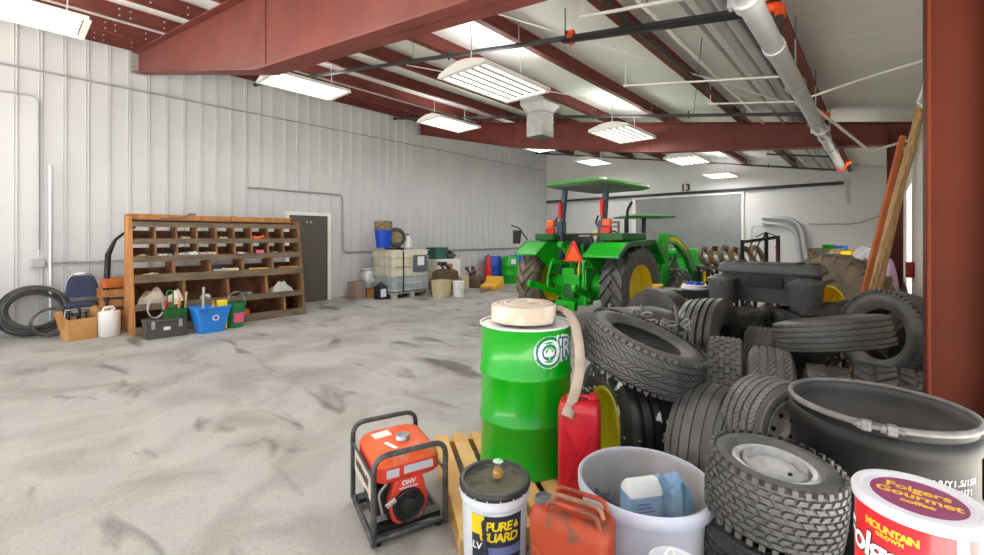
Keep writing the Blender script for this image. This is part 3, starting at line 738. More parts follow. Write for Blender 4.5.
for k in range(3):
    tyre('atv', 0.33, 0.15, 0.262, loc(2.55, 4.66, 0.133 + 0.264 * k), way(0.01, 0, 1), ('knobby tyre at the bottom of the stack under the cargo box', 'knobby tyre in the middle of the stack under the cargo box', 'knobby tyre topmost of the stack under the cargo box')[k], 'rubber_dark', 0.2 * k)
    tyre('atv', 0.33, 0.15, 0.262, loc(3.25, 4.60, 0.133 + 0.264 * k), way(0.01, 0, 1), ('knobby tyre at the bottom of the stack beneath the crumpled tarp', 'knobby tyre in the middle of the stack beneath the crumpled tarp', 'knobby tyre topmost of the stack beneath the crumpled tarp')[k], 'rubber_dark', 0.3 + 0.2 * k)
for k in range(3):
    tyre('smooth', 0.31, 0.16, 0.27, loc(1.22, 3.54, 0.137 + 0.272 * k), way(0, 0, 1), ('dark tyre buried at the bottom under the chain bundle', 'dark tyre buried in the middle under the chain bundle', 'dark tyre directly under the chain bundle')[k], 'rubber_dark')
# lawn mower tyres stacked at the front
for k, (r, lab, kd, rm) in enumerate(((1.05, 'lawn tyre at the bottom of the front stack', 'sipe', None), (1.03, 'dark siped tyre below the silver rimmed lawn tyre', 'sipe', None), (1.045, 'fat turf tread lawn tyre with silver rim on top of front stack', 'turf', 'rim_silver'))):
    tyre(kd, 0.226 if k == 2 else 0.22, 0.128, 0.232, loc(r, 1.63, 0.118 + 0.24 * k + (0.016 if k == 2 else 0)), way(0.06 if k == 2 else 0, -0.05 if k == 2 else 0, 1), lab, 'rubber' if k == 2 else 'rubber_dark', 2.0 + k, rm, 0.55, valve=(k == 2))

# big agricultural tyre by the planks
pc = loc(4.42, 5.62, 0)
b = MB(); rc = carcass(b, 0.62, 0.25, 0.42, (), 0, 64, 0.86); lugs(b, rc, 0.62, 0.18, 22, 0.045, 0.30, 0.05)
o = b.build('agricultural_tyre', 'rubber_tan', smooth=30); tag(o, 'huge muddy tractor tyre with chevron lugs and yellow wheel near the planks', 'tyre')
place(o, (pc.x, pc.y, 0.67), way(-0.97, -0.26, 0.05), 0.1)
rim_mb(0.25, 0.42, -0.85, 8).build('rim', ['rim_yellow', 'black'], o)

# chain bundle on the heap
b = MB(); rings = []
for k in range(9):
    t = k / 8; x = -0.25 + 0.5 * t; e = 0.4 + 0.6 * math.sin(PI * min(max(t, 0.03), 0.97)) ** 0.4
    rings.append([(x, 0.20 * e * math.cos(a) , 0.075 + 0.075 * e * math.sin(a) + 0.008 * random.uniform(-1, 1)) for a in [2 * PI * q / 14 for q in range(14)]])
b.loft(rings)
t = thing('chain_bundle', 'dark rolled mat tied up with loose tyre chains on the heap', 'chains', loc(1.17, 3.42, 0.812), yaw(0.95, -0.3)); t.scale = (1.2, 0.95, 1.25)
b.build('mat_roll', 'tarp', t)
b = MB()
for k in range(46):
    x = -0.26 + 0.52 * random.random(); yv = -0.2 + random.uniform(-0.05, 0.02); z = 0.03 + random.random() * 0.12
    c = Vector((x, yv, z)); u = Vector((random.uniform(-1, 1), random.uniform(-.4, .4), random.uniform(-1, 1))).normalized(); w_ = u.orthogonal().normalized()
    b.tube([c + u * 0.03 * math.cos(q * PI / 5) + w_ * 0.017 * math.sin(q * PI / 5) for q in range(10)], 0.006, 5, True)
o = b.build('chain', 'chain', t)
o['kind'] = 'stuff'
for x in (-0.2, 0.0, 0.2):
    b = MB(); b.tube([(x, 0.205 * math.cos(q * PI / 9), 0.075 + 0.083 * math.sin(q * PI / 9)) for q in range(18)], 0.008, 6, True); b.build('tie_strap', 'rubber_grey', t)

# ================================================================ black ATV cargo box on the heap
FL, FR = at(729, 301, 4.95), at(802, 311, 4.45)
dirx = Vector((FR.x - FL.x, FR.y - FL.y, 0)); Lb = 1.06; yw = math.atan2(dirx.y, dirx.x)
cb = (FL + FR) / 2; ex = dirx.normalized(); ey = Vector((-ex.y, ex.x, 0))
cb = cb + ey * 0.26; cb.z = 0.815
t = thing('cargo_box', 'black plastic rear cargo box with lid resting on the tyre heap', 'cargo box', cb, yw); t.scale = (0.93, 0.93, 1.0)
b = MB(); b.loft([rrect(0.86, 0.40, 0.05, 0.02), rrect(0.95, 0.44, 0.05, 0.30), rrect(0.98, 0.46, 0.05, 0.33)]); b.build('body', 'box_plastic', t, bevel=0.006)
b = MB(); b.loft([rrect(1.04, 0.50, 0.06, 0.335), rrect(1.06, 0.52, 0.06, 0.36), rrect(1.02, 0.48, 0.06, 0.425), rrect(0.94, 0.40, 0.05, 0.45)])
lid = b.build('lid', 'box_plastic', t, bevel=0.004)
for x in (-0.44, -0.3, 0.3, 0.44):
    b = MB(); b.loft([rrect(0.1, 0.24, 0.03, 0.40, cx=x, cy=-0.06), rrect(0.08, 0.22, 0.03, 0.462, cx=x, cy=-0.05)]); b.build('lid_ridge', 'box_dark', lid)
b = MB(); b.loft([rrect(0.36, 0.03, 0.012, 0.19, cy=-0.228), rrect(0.38, 0.03, 0.012, 0.25, cy=-0.232), rrect(0.34, 0.03, 0.012, 0.315, cy=-0.238)]); b.build('access_panel', 'box_dark', t, bevel=0.004)
for s in (-1, 1):
    b = MB(); b.loft([rrect(0.25, 0.30, 0.08, 0.0, cx=s * 0.42, cy=-0.32), rrect(0.29, 0.33, 0.09, 0.24, cx=s * 0.42, cy=-0.33)]); pod = b.build('side_bin', 'box_plastic', t)
    b = MB(); b.loft([rrect(0.31, 0.35, 0.09, 0.24, cx=s * 0.42, cy=-0.33), rrect(0.31, 0.35, 0.09, 0.275, cx=s * 0.42, cy=-0.33), rrect(0.20, 0.22, 0.08, 0.295, cx=s * 0.42, cy=-0.33), rrect(0.18, 0.20, 0.08, 0.31, cx=s * 0.42, cy=-0.33)]); b.build('bin_lid', 'box_plastic', pod)
    b = MB(); b.span((s * 0.42 - 0.025, -0.512, 0.2), (s * 0.42 + 0.025, -0.495, 0.255)); b.build('latch', 'gun_grey', pod)
    b = MB(); b.bar((s * 0.56, -0.2, 0.27), (s * 0.56, 0.22, 0.27), 0.05, 0.035); b.build('rail', 'box_plastic', t, bevel=0.006)

def drape(name, c, L, W, H, m_, label, cat, seed, yw=0.0, n=22, pw=2.6):
    """a crumpled cloth, closed underneath"""
    rnd = random.Random(seed); ph = [rnd.uniform(0, 6.28) for _ in range(8)]; fr = [rnd.uniform(2.0, 7.0) for _ in range(8)]
    b = MB(); vs = []; fs = []
    for i in range(n + 1):
        for j in range(n + 1):
            u, v = 2 * i / n - 1, 2 * j / n - 1
            k = math.sqrt(max(0.0, 1 - (abs(u) ** pw))) * math.sqrt(max(0.0, 1 - (abs(v) ** pw)))
            cr = sum(math.sin(fr[q] * (u * math.cos(ph[q]) + v * math.sin(ph[q])) + ph[q]) for q in range(8)) / 8
            cr2 = abs(math.sin(3.1 * u + 4 * v + ph[0]) + 0.6 * math.sin(7 * v - 3 * u + ph[3]))
            vs.append((u * L / 2 * (1 + 0.06 * cr), v * W / 2 * (1 + 0.06 * cr), H * k * (0.68 + 0.35 * cr + 0.12 * cr2)))
    m = n + 1
    for i in range(n):
        for j in range(n): fs.append((i * m + j, (i + 1) * m + j, (i + 1) * m + j + 1, i * m + j + 1))
    b.add(vs, fs); b.add([(p[0], p[1], -0.004) for p in vs], [f[::-1] for f in fs])
    o = b.build(name, m_, smooth=60); o.location = c; o.rotation_euler = (0, 0, yw)
    return tag(o, label, cat)
def lump(name, c, r, H, m_, label, cat, seed, flat=0.8):
    """a bunched cloth standing up: lumpy rings closing over a creased crown"""
    q = random.Random(seed); ph = [q.uniform(0, 6.28) for _ in range(6)]; rings = []; N = 36
    for i in range(19):
        t = i / 18; z = H * min(1.0, t * 1.25) if t < 0.8 else H * (1 - 0.10 * ((t - 0.8) / 0.2) ** 2); k = 1.0 if t < 0.62 else math.sqrt(max(0.0, 1 - ((t - 0.62) / 0.39) ** 2))
        rings.append([(r * k * math.cos(a) * (1 + 0.16 * math.sin(3 * a + ph[0] + 4 * t) + 0.10 * math.sin(7 * a + ph[1] - 6 * t)), flat * r * k * math.sin(a) * (1 + 0.16 * math.sin(2 * a + ph[2] + 3 * t) + 0.09 * math.sin(9 * a + ph[3] + 5 * t)),
                       z * (1 + 0.05 * math.sin(3 * a + ph[4]) * t)) for a in [2 * PI * s / N for s in range(N)]])
    b = MB(); b.loft(rings); o = b.build(name, m_, smooth=60); o.location = c
    return tag(o, label, cat)
lump('tarp', loc(2.90, 4.72, 0.004), 0.16, 0.80, 'tarp', 'dark bundled tarp stuffed between the tyre stacks under the cargo box', 'tarp', 17, 1.0)
drape('tarp', loc(3.42, 4.32, 0.80), 0.75, 0.5, 0.13, 'tarp', 'crumpled black tarp bunched beside the cargo box', 'tarp', 3, yaw(0.9, -0.3))
# ================================================================ tractor
A = at(644, 288, 7.1); hd = math.radians(-4)
rt = Vector((math.cos(hd), math.sin(hd), 0)); tp = A - rt * 1.14; tp.z = 0
T = thing('tractor', 'green tractor with canopy, yellow wheels and loader parked tail towards the tyre heap', 'tractor', tp, hd)
def wheel(par, nm, R, ri, W, p, ax, m_='rubber', lug=0.05, n=20, spin=0.0):
    b = MB(); rc = carcass(b, R - lug, ri, W, (), 0, 64, 0.86); lugs(b, rc, R, W * 0.43, n, lug, 0.36, 0.058)
    o = b.build(nm, m_, par, smooth=30); place(o, p, ax, spin)
    rim_mb(ri, W, 0.1 if W > 0.35 else 0.3, 8).build('wheel_rim', ['rim_yellow', 'rim_citron'], o)
    return o
wheel(T, 'rear_wheel', 0.715, 0.37, 0.43, (0.915, 0, 0.717), (1, 0, 0), 'rubber', spin=0.1)
wheel(T, 'rear_wheel', 0.715, 0.37, 0.43, (-0.865, 0, 0.717), (-1, 0, 0), 'rubber_dusty', spin=0.25)
wheel(T, 'front_wheel', 0.44, 0.22, 0.27, (0.78, 2.25, 0.442), (1, 0, 0), 'rubber', 0.03, 18)
wheel(T, 'front_wheel', 0.44, 0.22, 0.27, (-0.78, 2.25, 0.442), (-1, 0, 0), 'rubber', 0.03, 18)
G = ['tractor_green', 'tractor_dark', 'black']
b = MB(); b.cyl((-0.72, 0, 0.717), (0.72, 0, 0.717), 0.13, n=16); b.cyl((-0.5, 0, 0.717), (-0.22, 0, 0.717), 0.2, n=16); b.cyl((0.22, 0, 0.717), (0.5, 0, 0.717), 0.2, n=16); b.build('rear_axle', 'tractor_green', T)
b = MB(); b.loft([rrect(0.5, 0.7, 0.08, 0.42, cy=0.25), rrect(0.52, 0.75, 0.08, 0.8, cy=0.25), rrect(0.44, 0.7, 0.08, 1.08, cy=0.25)]); b.span((-0.2, 0.5, 0.5), (0.2, 2.3, 0.85)); b.build('transmission', 'tractor_green', T, bevel=0.015)
b = MB(); b.cyl((-0.7, 2.25, 0.46), (0.7, 2.25, 0.46), 0.07); b.build('front_axle', 'tractor_green', T)
YZ = Matrix(((0, 0, 1, 0), (1, 0, 0, 0), (0, 1, 0, 0), (0, 0, 0, 1)))
for s in (-1, 1):
    x0, x1 = (0.5, 1.14) if s > 0 else (-0.98, -0.46)
    b = MB(); o_ = [(-0.80, 1.26), (-0.50, 1.46), (0.42, 1.50), (0.72, 1.36), (0.80, 1.1)]
    b.prism(o_ + [(y - 0.0, z - 0.035) for y, z in reversed(o_)], x0, x1, YZ)
    xi = x0 if s > 0 else x1
    b.prism(o_ + [(0.5, 0.9), (-0.3, 0.9)], min(xi, xi + s * 0.02), max(xi, xi + s * 0.02), YZ)
    f = b.build('fender', 'tractor_green', T, smooth=0, bevel=0.01)
    b = MB(); xo = x1 - 0.03 if s > 0 else x0; b.prism([(-0.80, 1.265), (-0.5, 1.468), (0.42, 1.508), (0.42, 1.43), (-0.5, 1.39), (-0.79, 1.22)], xo, xo + 0.032, YZ); b.build('fender_lip', 'tractor_dark', f, smooth=0)
    b = MB(); b.span((s * 0.62 - 0.12, -0.32, 1.49), (s * 0.62 + 0.32 * s * 1.0, 0.5, 1.615)) if s > 0 else b.span((-0.90, -0.32, 1.49), (-0.46, 0.5, 1.615)); b.build('fender_console', 'tractor_dark', f, smooth=0, bevel=0.02)
    # roll bar post with hinge
    x = s * 0.44
    b = MB(); b.bar((x, -0.12, 0.85), (x, -0.08, 1.62), 0.09, 0.09); b.bar((x, -0.10, 1.60), (x, 0.02, 2.45), 0.085, 0.085); b.span((x - 0.06, -0.17, 1.56), (x + 0.06, -0.02, 1.84))
    p = b.build('roll_bar_post', 'slate_blue', T, smooth=0, bevel=0.008)
    b = MB(); b.span((x - 0.02, -0.165, 1.9), (x + 0.03, -0.1, 2.2)); b.build('reflector', 'red_lens', p, smooth=0)
    b = MB(); b.tube([(x - 0.07, -0.12, 1.72), (x - 0.1, -0.16, 1.8), (x - 0.08, -0.12, 1.92)], 0.018, 8); b.build('hinge_pin', 'black', p)
    xl = x + s * 0.14 if s > 0 else x - 0.16
    b = MB(); b.span((xl - 0.09, -0.26, 1.60), (xl + 0.09, -0.17, 1.72)); b.build('tail_lamp', 'red_lens', T, bevel=0.015)
    b = MB(); b.span((xl - 0.075, -0.25, 1.73), (xl + 0.085, -0.17, 1.86)); b.build('turn_lamp', 'orange_lens', T, bevel=0.015)
b = MB(); b.bar((-0.62, -0.1, 1.60), (0.62, -0.1, 1.60), 0.03, 0.03); b.build('lamp_rail', 'black', T)
# canopy
b = MB(); cz = 2.45
b.loft([rrect(1.20, 1.66, 0.12, cz, cx=0.08, cy=0.36), rrect(1.26, 1.74, 0.14, cz + 0.03, cx=0.08, cy=0.36), rrect(1.22, 1.68, 0.14, cz + 0.08, cx=0.08, cy=0.36), rrect(0.86, 1.2, 0.3, cz + 0.13, cx=0.08, cy=0.36), rrect(0.36, 0.5, 0.17, cz + 0.145, cx=0.08, cy=0.36)])
c_ = b.build('canopy', 'canopy_green', T, smooth=50)
b = MB(); b.loft([rrect(1.10, 1.56, 0.1, cz - 0.012, cx=0.08, cy=0.36), rrect(1.10, 1.56, 0.1, cz + 0.0, cx=0.08, cy=0.36)]); b.build('canopy_liner', 'canopy_under', c_)
b = MB(); b.loft([rrect(0.8, 0.2, 0.05, cz + 0.075, cy=-0.34, cx=-0.05), rrect(0.7, 0.16, 0.05, cz + 0.10, cy=-0.34, cx=-0.05)]); b.build('canopy_visor', 'tractor_green', c_)
# seat, wheel, dash
b = MB(); b.loft([rrect(0.5, 0.48, 0.1, 1.10, cy=0.22), rrect(0.54, 0.5, 0.1, 1.2, cy=0.22)]); s_ = b.build('seat', 'black', T)
b = MB(); b.loft([[(x, -0.02 + y * 0.12 + (z - 1.2) * -0.15, z) for x, y, z in r] for r in (rrect(0.5, 1, 0.3, 1.2), rrect(0.52, 1, 0.3, 1.4), rrect(0.40, 0.8, 0.3, 1.56))]); b.build('seat_back', 'black', s_)
b = MB(); b.tube([(0.2 * math.cos(q * PI / 10), 0.78 + 0.16 * math.sin(q * PI / 10), 1.56 + 0.11 * math.sin(q * PI / 10)) for q in range(20)], 0.016, 8, True); b.cyl((0, 0.78, 1.56), (0, 0.98, 1.3), 0.025); b.build('steering_wheel', 'black', T)
b = MB(); b.loft([rrect(0.56, 0.3, 0.08, 0.85, cy=1.1), rrect(0.5, 0.26, 0.08, 1.5, cy=1.1)]); b.build('dashboard', 'tractor_dark', T)
b = MB(); b.loft([[(x, y, z) for x, y, z in r] for r in (rrect(0.62, 1.65, 0.08, 0.82, cy=2.05), rrect(0.62, 1.65, 0.1, 1.35, cy=2.05), rrect(0.5, 1.5, 0.14, 1.5, cy=2.02))]); b.build('hood', 'tractor_green', T)
b = MB(); b.tube(bend([(-0.1, 1.75, 1.4), (-0.1, 1.75, 2.12), (0.02, 1.72, 2.28)], 0.1), 0.03, 12); b.build('exhaust_stack', 'black', T)
# working light under a yellow hood, beside the seat
b = MB(); b.tube([(0.02 + 0.2 * math.cos(q * PI / 8), 0.45, 1.46 + 0.17 * math.sin(q * PI / 8)) for q in range(9)], 0.05, 8); h_ = b.build('lamp_hood', 'yellow_paint', T)
b = MB(); b.cyl((-0.04, 0.36, 1.52), (-0.04, 0.46, 1.52), 0.09); b.build('lamp_glass', 'chrome', h_)
b = MB()
for x in (0.1, 0.4): b.bar((x, 0.5, 1.5), (x, 0.5, 1.82), 0.03, 0.03)
for z in (1.74, 1.82): b.bar((0.1, 0.5, z), (0.42, 0.5, z), 0.03, 0.03)
b.build('control_frame', 'rust', T)
# slow vehicle triangle
tri = [(-0.21, 0), (0.21, 0), (0.03, 0.36), (-0.03, 0.36)]
b = MB(); b.prism(tri, -0.006, 0.006, Matrix.Translation((0.06, -0.42, 1.12)) @ Matrix.Rotation(PI / 2, 4, 'X')); sm = b.build('warning_triangle', 'red_lens', T, smooth=0)
b = MB(); b.prism([(-0.15, 0.03), (0.15, 0.03), (0.0, 0.29)], 0.006, 0.010, Matrix.Translation((0.06, -0.42, 1.12)) @ Matrix.Rotation(PI / 2, 4, 'X')); b.build('warning_triangle_face', 'smv_orange', sm, smooth=0)
# three point hitch
for s in (-1, 1):
    b = MB(); e = Vector((s * 0.46, -0.95, 0.74)); b.bar((s * 0.27, -0.15, 0.50), e, 0.045, 0.10); b.cyl(e + Vector((-0.035, 0, 0)), e + Vector((0.035, 0, 0)), 0.065, n=14); b.build('lower_link', 'tractor_green', T, smooth=0, bevel=0.006)
    b = MB(); b.bar((s * 0.28, -0.12, 1.08), (s * 0.33, -0.52, 1.12), 0.06, 0.09); b.build('lift_arm', 'tractor_green', T, smooth=0, bevel=0.006)
    b = MB(); b.tube([(s * 0.33, -0.52, 1.12), (s * 0.37, -0.58, 0.86), (s * 0.37, -0.60, 0.65)], [0.03, 0.022, 0.03], 10); b.build('lift_rod', 'tractor_green', T)
    b = MB(); b.tube([(s * 0.13, -0.2, 0.95), (s * 0.14, -0.26, 1.25), (s * 0.16, -0.3, 1.42)], 0.03, 10); b.build('lift_cylinder', 'tractor_green', T)
b = MB(); b.bar((0.0, -0.2, 0.95), (-0.16, -0.5, 1.42), 0.05, 0.05); b.cyl((-0.16, -0.53, 1.42), (-0.16, -0.45, 1.42), 0.05); b.build('top_link', 'tractor_green', T, bevel=0.005)
b = MB(); b.span((-0.26, -0.34, 0.36), (0.26, -0.1, 1.0)); b.span((-0.17, -0.42, 0.56), (0.17, -0.3, 0.9)); b.span((-0.32, -0.3, 0.44), (0.32, -0.2, 0.58)); b.build('rear_housing', 'tractor_green', T, smooth=0, bevel=0.02)
b = MB(); b.span((-0.12, -0.50, 0.5), (0.12, -0.36, 0.72)); b.build('shaft_shield', 'tractor_dark', T, smooth=0, bevel=0.02)
b = MB(); b.bar((0, 0.0, 0.36), (0, -0.9, 0.36), 0.1, 0.05); b.span((-0.2, -0.6, 0.30), (0.2, -0.5, 0.46)); b.build('drawbar', 'tractor_green', T, smooth=0, bevel=0.006)
for k, x in enumerate((0.06, 0.13, 0.2)):
    b = MB(); b.tube([(x, -0.36, 0.85), (x + 0.02, -0.4, 1.0), (x + 0.02, -0.36, 1.12)], 0.018, 8); b.build('hose_coupler', 'yellow_paint' if k == 1 else 'black', T)
b = MB(); b.tube(bend([(-0.34, -0.35, 0.5), (-0.4, -0.55, 0.9), (-0.3, -0.3, 1.2)], 0.2), 0.014, 8); b.tube(bend([(0.3, -0.35, 0.5), (0.44, -0.4, 1.0), (0.35, -0.1, 1.3)], 0.2), 0.014, 8); b.build('hydraulic_hose', 'black', T)
# loader
for s in (-1, 1):
    x = s * 0.66
    b = MB(); b.prism([(1.58, 0.5), (2.0, 0.5), (1.94, 1.1), (1.90, 1.62), (1.66, 1.62), (1.68, 1.1)], x - 0.04, x + 0.04, YZ); m_ = b.build('loader_mast', 'tractor_green', T, smooth=0, bevel=0.01)
    b = MB(); b.prism([(1.70, 1.45), (1.75, 1.63), (2.35, 1.58), (2.95, 1.28), (3.40, 0.72), (3.27, 0.62), (2.82, 1.12), (2.3, 1.40)], x - 0.055, x + 0.055, YZ); a_ = b.build('loader_arm', 'tractor_green', T, smooth=0, bevel=0.01)
    b = MB(); xs = x + 0.056 if s > 0 else x - 0.062; b.prism([(1.95, 1.55), (2.33, 1.53), (2.80, 1.30), (2.78, 1.23), (2.31, 1.45), (1.95, 1.48)], xs, xs + 0.006, YZ); b.build('loader_stripe', 'yellow_paint', a_, smooth=0)
    b = MB(); b.cyl((x, 1.85, 0.85), (x, 2.35, 1.12), 0.045, n=12); b.cyl((x, 2.35, 1.12), (x, 2.7, 1.26), 0.024, n=10, mi=1); b.build('loader_cylinder', ['tractor_dark', 'chrome'], T)
b = MB(); b.bar((-0.66, 2.88, 1.15), (0.66, 2.88, 1.15), 0.1, 0.1); b.bar((-0.62, 1.8, 0.75), (0.62, 1.8, 0.75), 0.12, 0.12); b.build('loader_crossbar', 'tractor_green', T)
b = MB(); b.prism([(3.25, 0.1), (3.25, 0.8), (3.36, 0.82), (3.42, 0.25), (3.85, 0.12), (3.85, 0.08), (3.3, 0.06)], -0.85, 0.85, YZ); b.build('loader_bucket', 'tractor_dark', T, smooth=0)
b = MB(); b.tube([(-1.1, -0.3, 1.5), (-1.2, -0.42, 1.72), (-1.34, -0.5, 1.78)], 0.014, 8); b.loft([rrect(0.18, 0.04, 0.02, 1.42, cx=-1.24, cy=-0.46), rrect(0.2, 0.05, 0.02, 1.68, cx=-1.22, cy=-0.46)]); b.build('side_mirror', 'black', T)

# second tractor beyond
t2 = at(643, 217, 12.6); t2.z = 0
U = thing('tractor', 'second green tractor with small canopy mostly hidden behind the first', 'tractor', t2, math.radians(-30))
b = MB(); b.loft([rrect(1.3, 1.3, 0.2, 2.09), rrect(1.36, 1.36, 0.2, 2.13), rrect(0.9, 0.9, 0.3, 2.19)]); b.build('canopy', 'canopy_green', U, smooth=50)
for s in (-1, 1):
    b = MB(); b.bar((s * 0.4, -0.3, 0.5), (s * 0.4, -0.28, 2.1), 0.08, 0.08); b.build('roll_bar_post', 'black', U)
    b = MB(); b.span((s * 0.4 + 0.06, -0.4, 1.42), (s * 0.4 + 0.2, -0.34, 1.56)); b.build('tail_lamp', 'red_lens', U)
    b = MB(); carcass(b, 0.55, 0.28, 0.34); w_ = b.build('rear_wheel', 'rubber_dark', U); place(w_, (s * 0.72, 0, 0.56), (s, 0, 0)); rim_mb(0.28, 0.34).build('wheel_rim', ['rim_yellow', 'black'], w_)
    b = MB(); carcass(b, 0.36, 0.2, 0.24, n=40); w_ = b.build('front_wheel', 'rubber_dark', U); place(w_, (s * 0.6, 1.6, 0.365), (s, 0, 0)); rim_mb(0.2, 0.24).build('wheel_rim', ['rim_yellow', 'black'], w_)
b = MB(); b.loft([rrect(0.6, 1.3, 0.1, 0.6, cy=1.3), rrect(0.55, 1.2, 0.15, 1.2, cy=1.3)]); b.span((-0.3, -0.4, 0.4), (0.3, 0.8, 0.9)); b.build('hood', 'tractor_green', U, bevel=0.02)
b = MB(); b.cyl((-0.7, 0, 0.56), (0.7, 0, 0.56), 0.1); b.cyl((-0.6, 1.6, 0.365), (0.6, 1.6, 0.365), 0.06); b.build('axle', 'tractor_dark', U)

# ================================================================ pallet, barrel and what leans there
u = way(0.25, -0.968); w = way(0.968, 0.25); c0 = loc(-0.42, 3.12)
pal = thing('pallet', 'pale wooden pallet under the green barrel', 'pallet', c0, math.atan2(u.y, u.x))
PX = Matrix(((1, 0, 0), (0, -1 if u.cross(w).z < 0 else 1, 0), (0, 0, 1)))
sg = 1 if u.cross(w).z > 0 else -1
LP, WP = 1.10, 0.90
for k in range(7):
    yb = 0.05 + (WP - 0.1) * k / 6
    b = MB(); b.box((LP / 2, sg * yb, 0.121), (LP, 0.095, 0.018)); b.build('deck_board', 'pallet_wood', pal, smooth=0, bevel=0.003)
for k in range(3):
    b = MB(); b.box((0.05 + (LP - 0.1) * k / 2, sg * WP / 2, 0.065), (0.045, WP, 0.092)); b.build('stringer', 'pallet_wood', pal, smooth=0)
for yb in (0.05, WP / 2, WP - 0.05):
    b = MB(); b.box((LP / 2, sg * yb, 0.0095), (LP, 0.09, 0.018)); b.build('bottom_board', 'pallet_wood', pal, smooth=0)

bc = loc(0.216, 2.82, 0.131)
ac = math.atan2(-bc.y, -bc.x)        # bearing from the barrel to the viewer's side of the hall
B = thing('steel_barrel', 'bright green steel barrel with a white logo standing on the pallet', 'barrel', bc)
b = MB(); R = 0.287
def hoop(z): return [(R, z - 0.02), (R + 0.006, z - 0.012), (R + 0.010, z), (R + 0.006, z + 0.012), (R, z + 0.02)]
prof = [(0, 0.012), (R - 0.01, 0.012), (R - 0.008, 0.0), (R + 0.006, 0.0), (R + 0.006, 0.016), (R, 0.024)] + hoop(0.30) + hoop(0.58) + [(R, 0.862), (R + 0.003, 0.869)]
b.lathe(prof, 72); b.build('body', 'drum_green', B, smooth=50)
b = MB(); b.lathe([(R + 0.002, 0.867), (R + 0.007, 0.869), (R + 0.008, 0.876), (R + 0.003, 0.88), (R - 0.004, 0.878), (R - 0.006, 0.862), (0, 0.862)], 72); b.build('top_rim', 'drum_rim', B)
def layer(mb, vs, fs, rr, a0, z0, mi=0): mb.add(wrap(vs, R + rr, a0, z0), fs, mi)
lg = MB(); zl = 0.735; aO = ac + 0.51; aR = aO + 0.88
for bold, rr, mi in ((0.026, 0.0012, 0), (0.014, 0.0020, 1), (0.003, 0.0028, 0)):
    vs, fs = text_geo('O', 0.20, bold); layer(lg, vs, fs, rr, aO, zl, mi)
    vs, fs = text_geo("'Reilly", 0.155, bold, spacing=1.0); layer(lg, vs, fs, rr + 0.0003, aR, zl + 0.012, mi)
def disc2(cx, cy, r, n=16): return [(cx + r * math.cos(2 * PI * k / n), cy + r * math.sin(2 * PI * k / n), 0) for k in range(n)], [tuple(range(n))]
for cx, cy, r in ((0, 0.015, 0.014), (-0.013, -0.003, 0.014), (0.013, -0.003, 0.014)):
    vs, fs = disc2(cx, cy, r); layer(lg, vs, fs, 0.0030, aO, zl)
vs, fs = [(-0.003, -0.034, 0), (0.003, -0.034, 0), (0.003, 0, 0), (-0.003, 0, 0)], [(0, 1, 2, 3)]; layer(lg, vs, fs, 0.0031, aO, zl)
lg.build('logo', ['print_white', 'logo_blue'], B, smooth=0)

# rolled canvas hose and its hanging tail
H = thing('canvas_hose', 'flat off white canvas hose rolled on the green barrel, tail hanging down its side', 'hose', bc + Vector((0, 0, 0.88)))
hc = RV * (-0.005) + FV * 0.03
b = MB(); n = 300; turns = 9.0; vs = []; fs = []
for i in range(n + 1):
    t = i / n; a = 2 * PI * turns * t; r = 0.035 + 0.180 * t; dz = 0.006 * math.sin(a * 0.7 + 1.1 * math.sin(a * 0.31)); zt = 0.118 - 0.012 * t + dz
    for rr, z in ((r - 0.007, 0.002), (r + 0.006, 0.002), (r + 0.008, zt * 0.5), (r + 0.006, zt), (r - 0.007, zt)): vs.append((hc.x + rr * math.cos(a), hc.y + rr * math.sin(a), z))
for i in range(n):
    for k in range(5): l = (k + 1) % 5; fs.append((i * 5 + k, (i + 1) * 5 + k, (i + 1) * 5 + l, i * 5 + l))
fs += [tuple(range(5)), tuple(n * 5 + k for k in (4, 3, 2, 1, 0))]
b.add(vs, fs); b.build('roll', 'canvas', H, smooth=45)
def ribbon(pts, wid, th, side):
    b = MB(); rings = []
    P = [Vector(p) for p in pts]
    for i, p in enumerate(P):
        d = (P[min(i + 1, len(P) - 1)] - P[max(i - 1, 0)]).normalized(); s_ = Vector(side[i] if isinstance(side, list) else side); s_ = (s_ - d * s_.dot(d)).normalized(); nn = d.cross(s_)
        rings.append([p + s_ * (wid / 2 * math.cos(2 * PI * q / 10)) + nn * (th / 2 * math.sin(2 * PI * q / 10)) for q in range(10)])
    return b.loft(rings)
tail = [at(546, 307, 2.98), at(558, 308, 2.90), at(567, 312, 2.80), at(574, 322, 2.66), at(578, 338, 2.58), at(580, 356, 2.50), at(579, 374, 2.42), at(575, 392, 2.37), at(569, 410, 2.34)]
sm_ = []
for i in range(len(tail) - 1):
    p0, p1, p2, p3 = tail[max(i - 1, 0)], tail[i], tail[i + 1], tail[min(i + 2, len(tail) - 1)]
    for q in range(9):
        t = q / 9; sm_.append(0.5 * ((2 * p1) + (p2 - p0) * t + (2 * p0 - 5 * p1 + 4 * p2 - p3) * t * t + (p3 - p0 + 3 * p1 - 3 * p2) * t ** 3))
sm_.append(tail[-1]); nS = len(sm_)
o = H.location
ribbon([p - o for p in sm_], 0.056, 0.018, [(way(0.3, 0.9, 0.3) * (1 - min(1, i / 26)) + way(0.93, 0.2, 0.3) * min(1, i / 26)) for i in range(nS)]).build('tail', 'canvas_grey', H, smooth=60)
b = MB(); d_ = (sm_[-1] - sm_[-3]).normalized(); b.tube([sm_[-1] - o - d_ * 0.01, sm_[-1] - o + d_ * 0.035], [0.030, 0.032], 16, caps=False); b.tube([sm_[-1] - o + d_ * 0.035, sm_[-1] - o + d_ * 0.0], [0.026, 0.024], 16); b.build('end_fitting', 'canvas_grey', H)

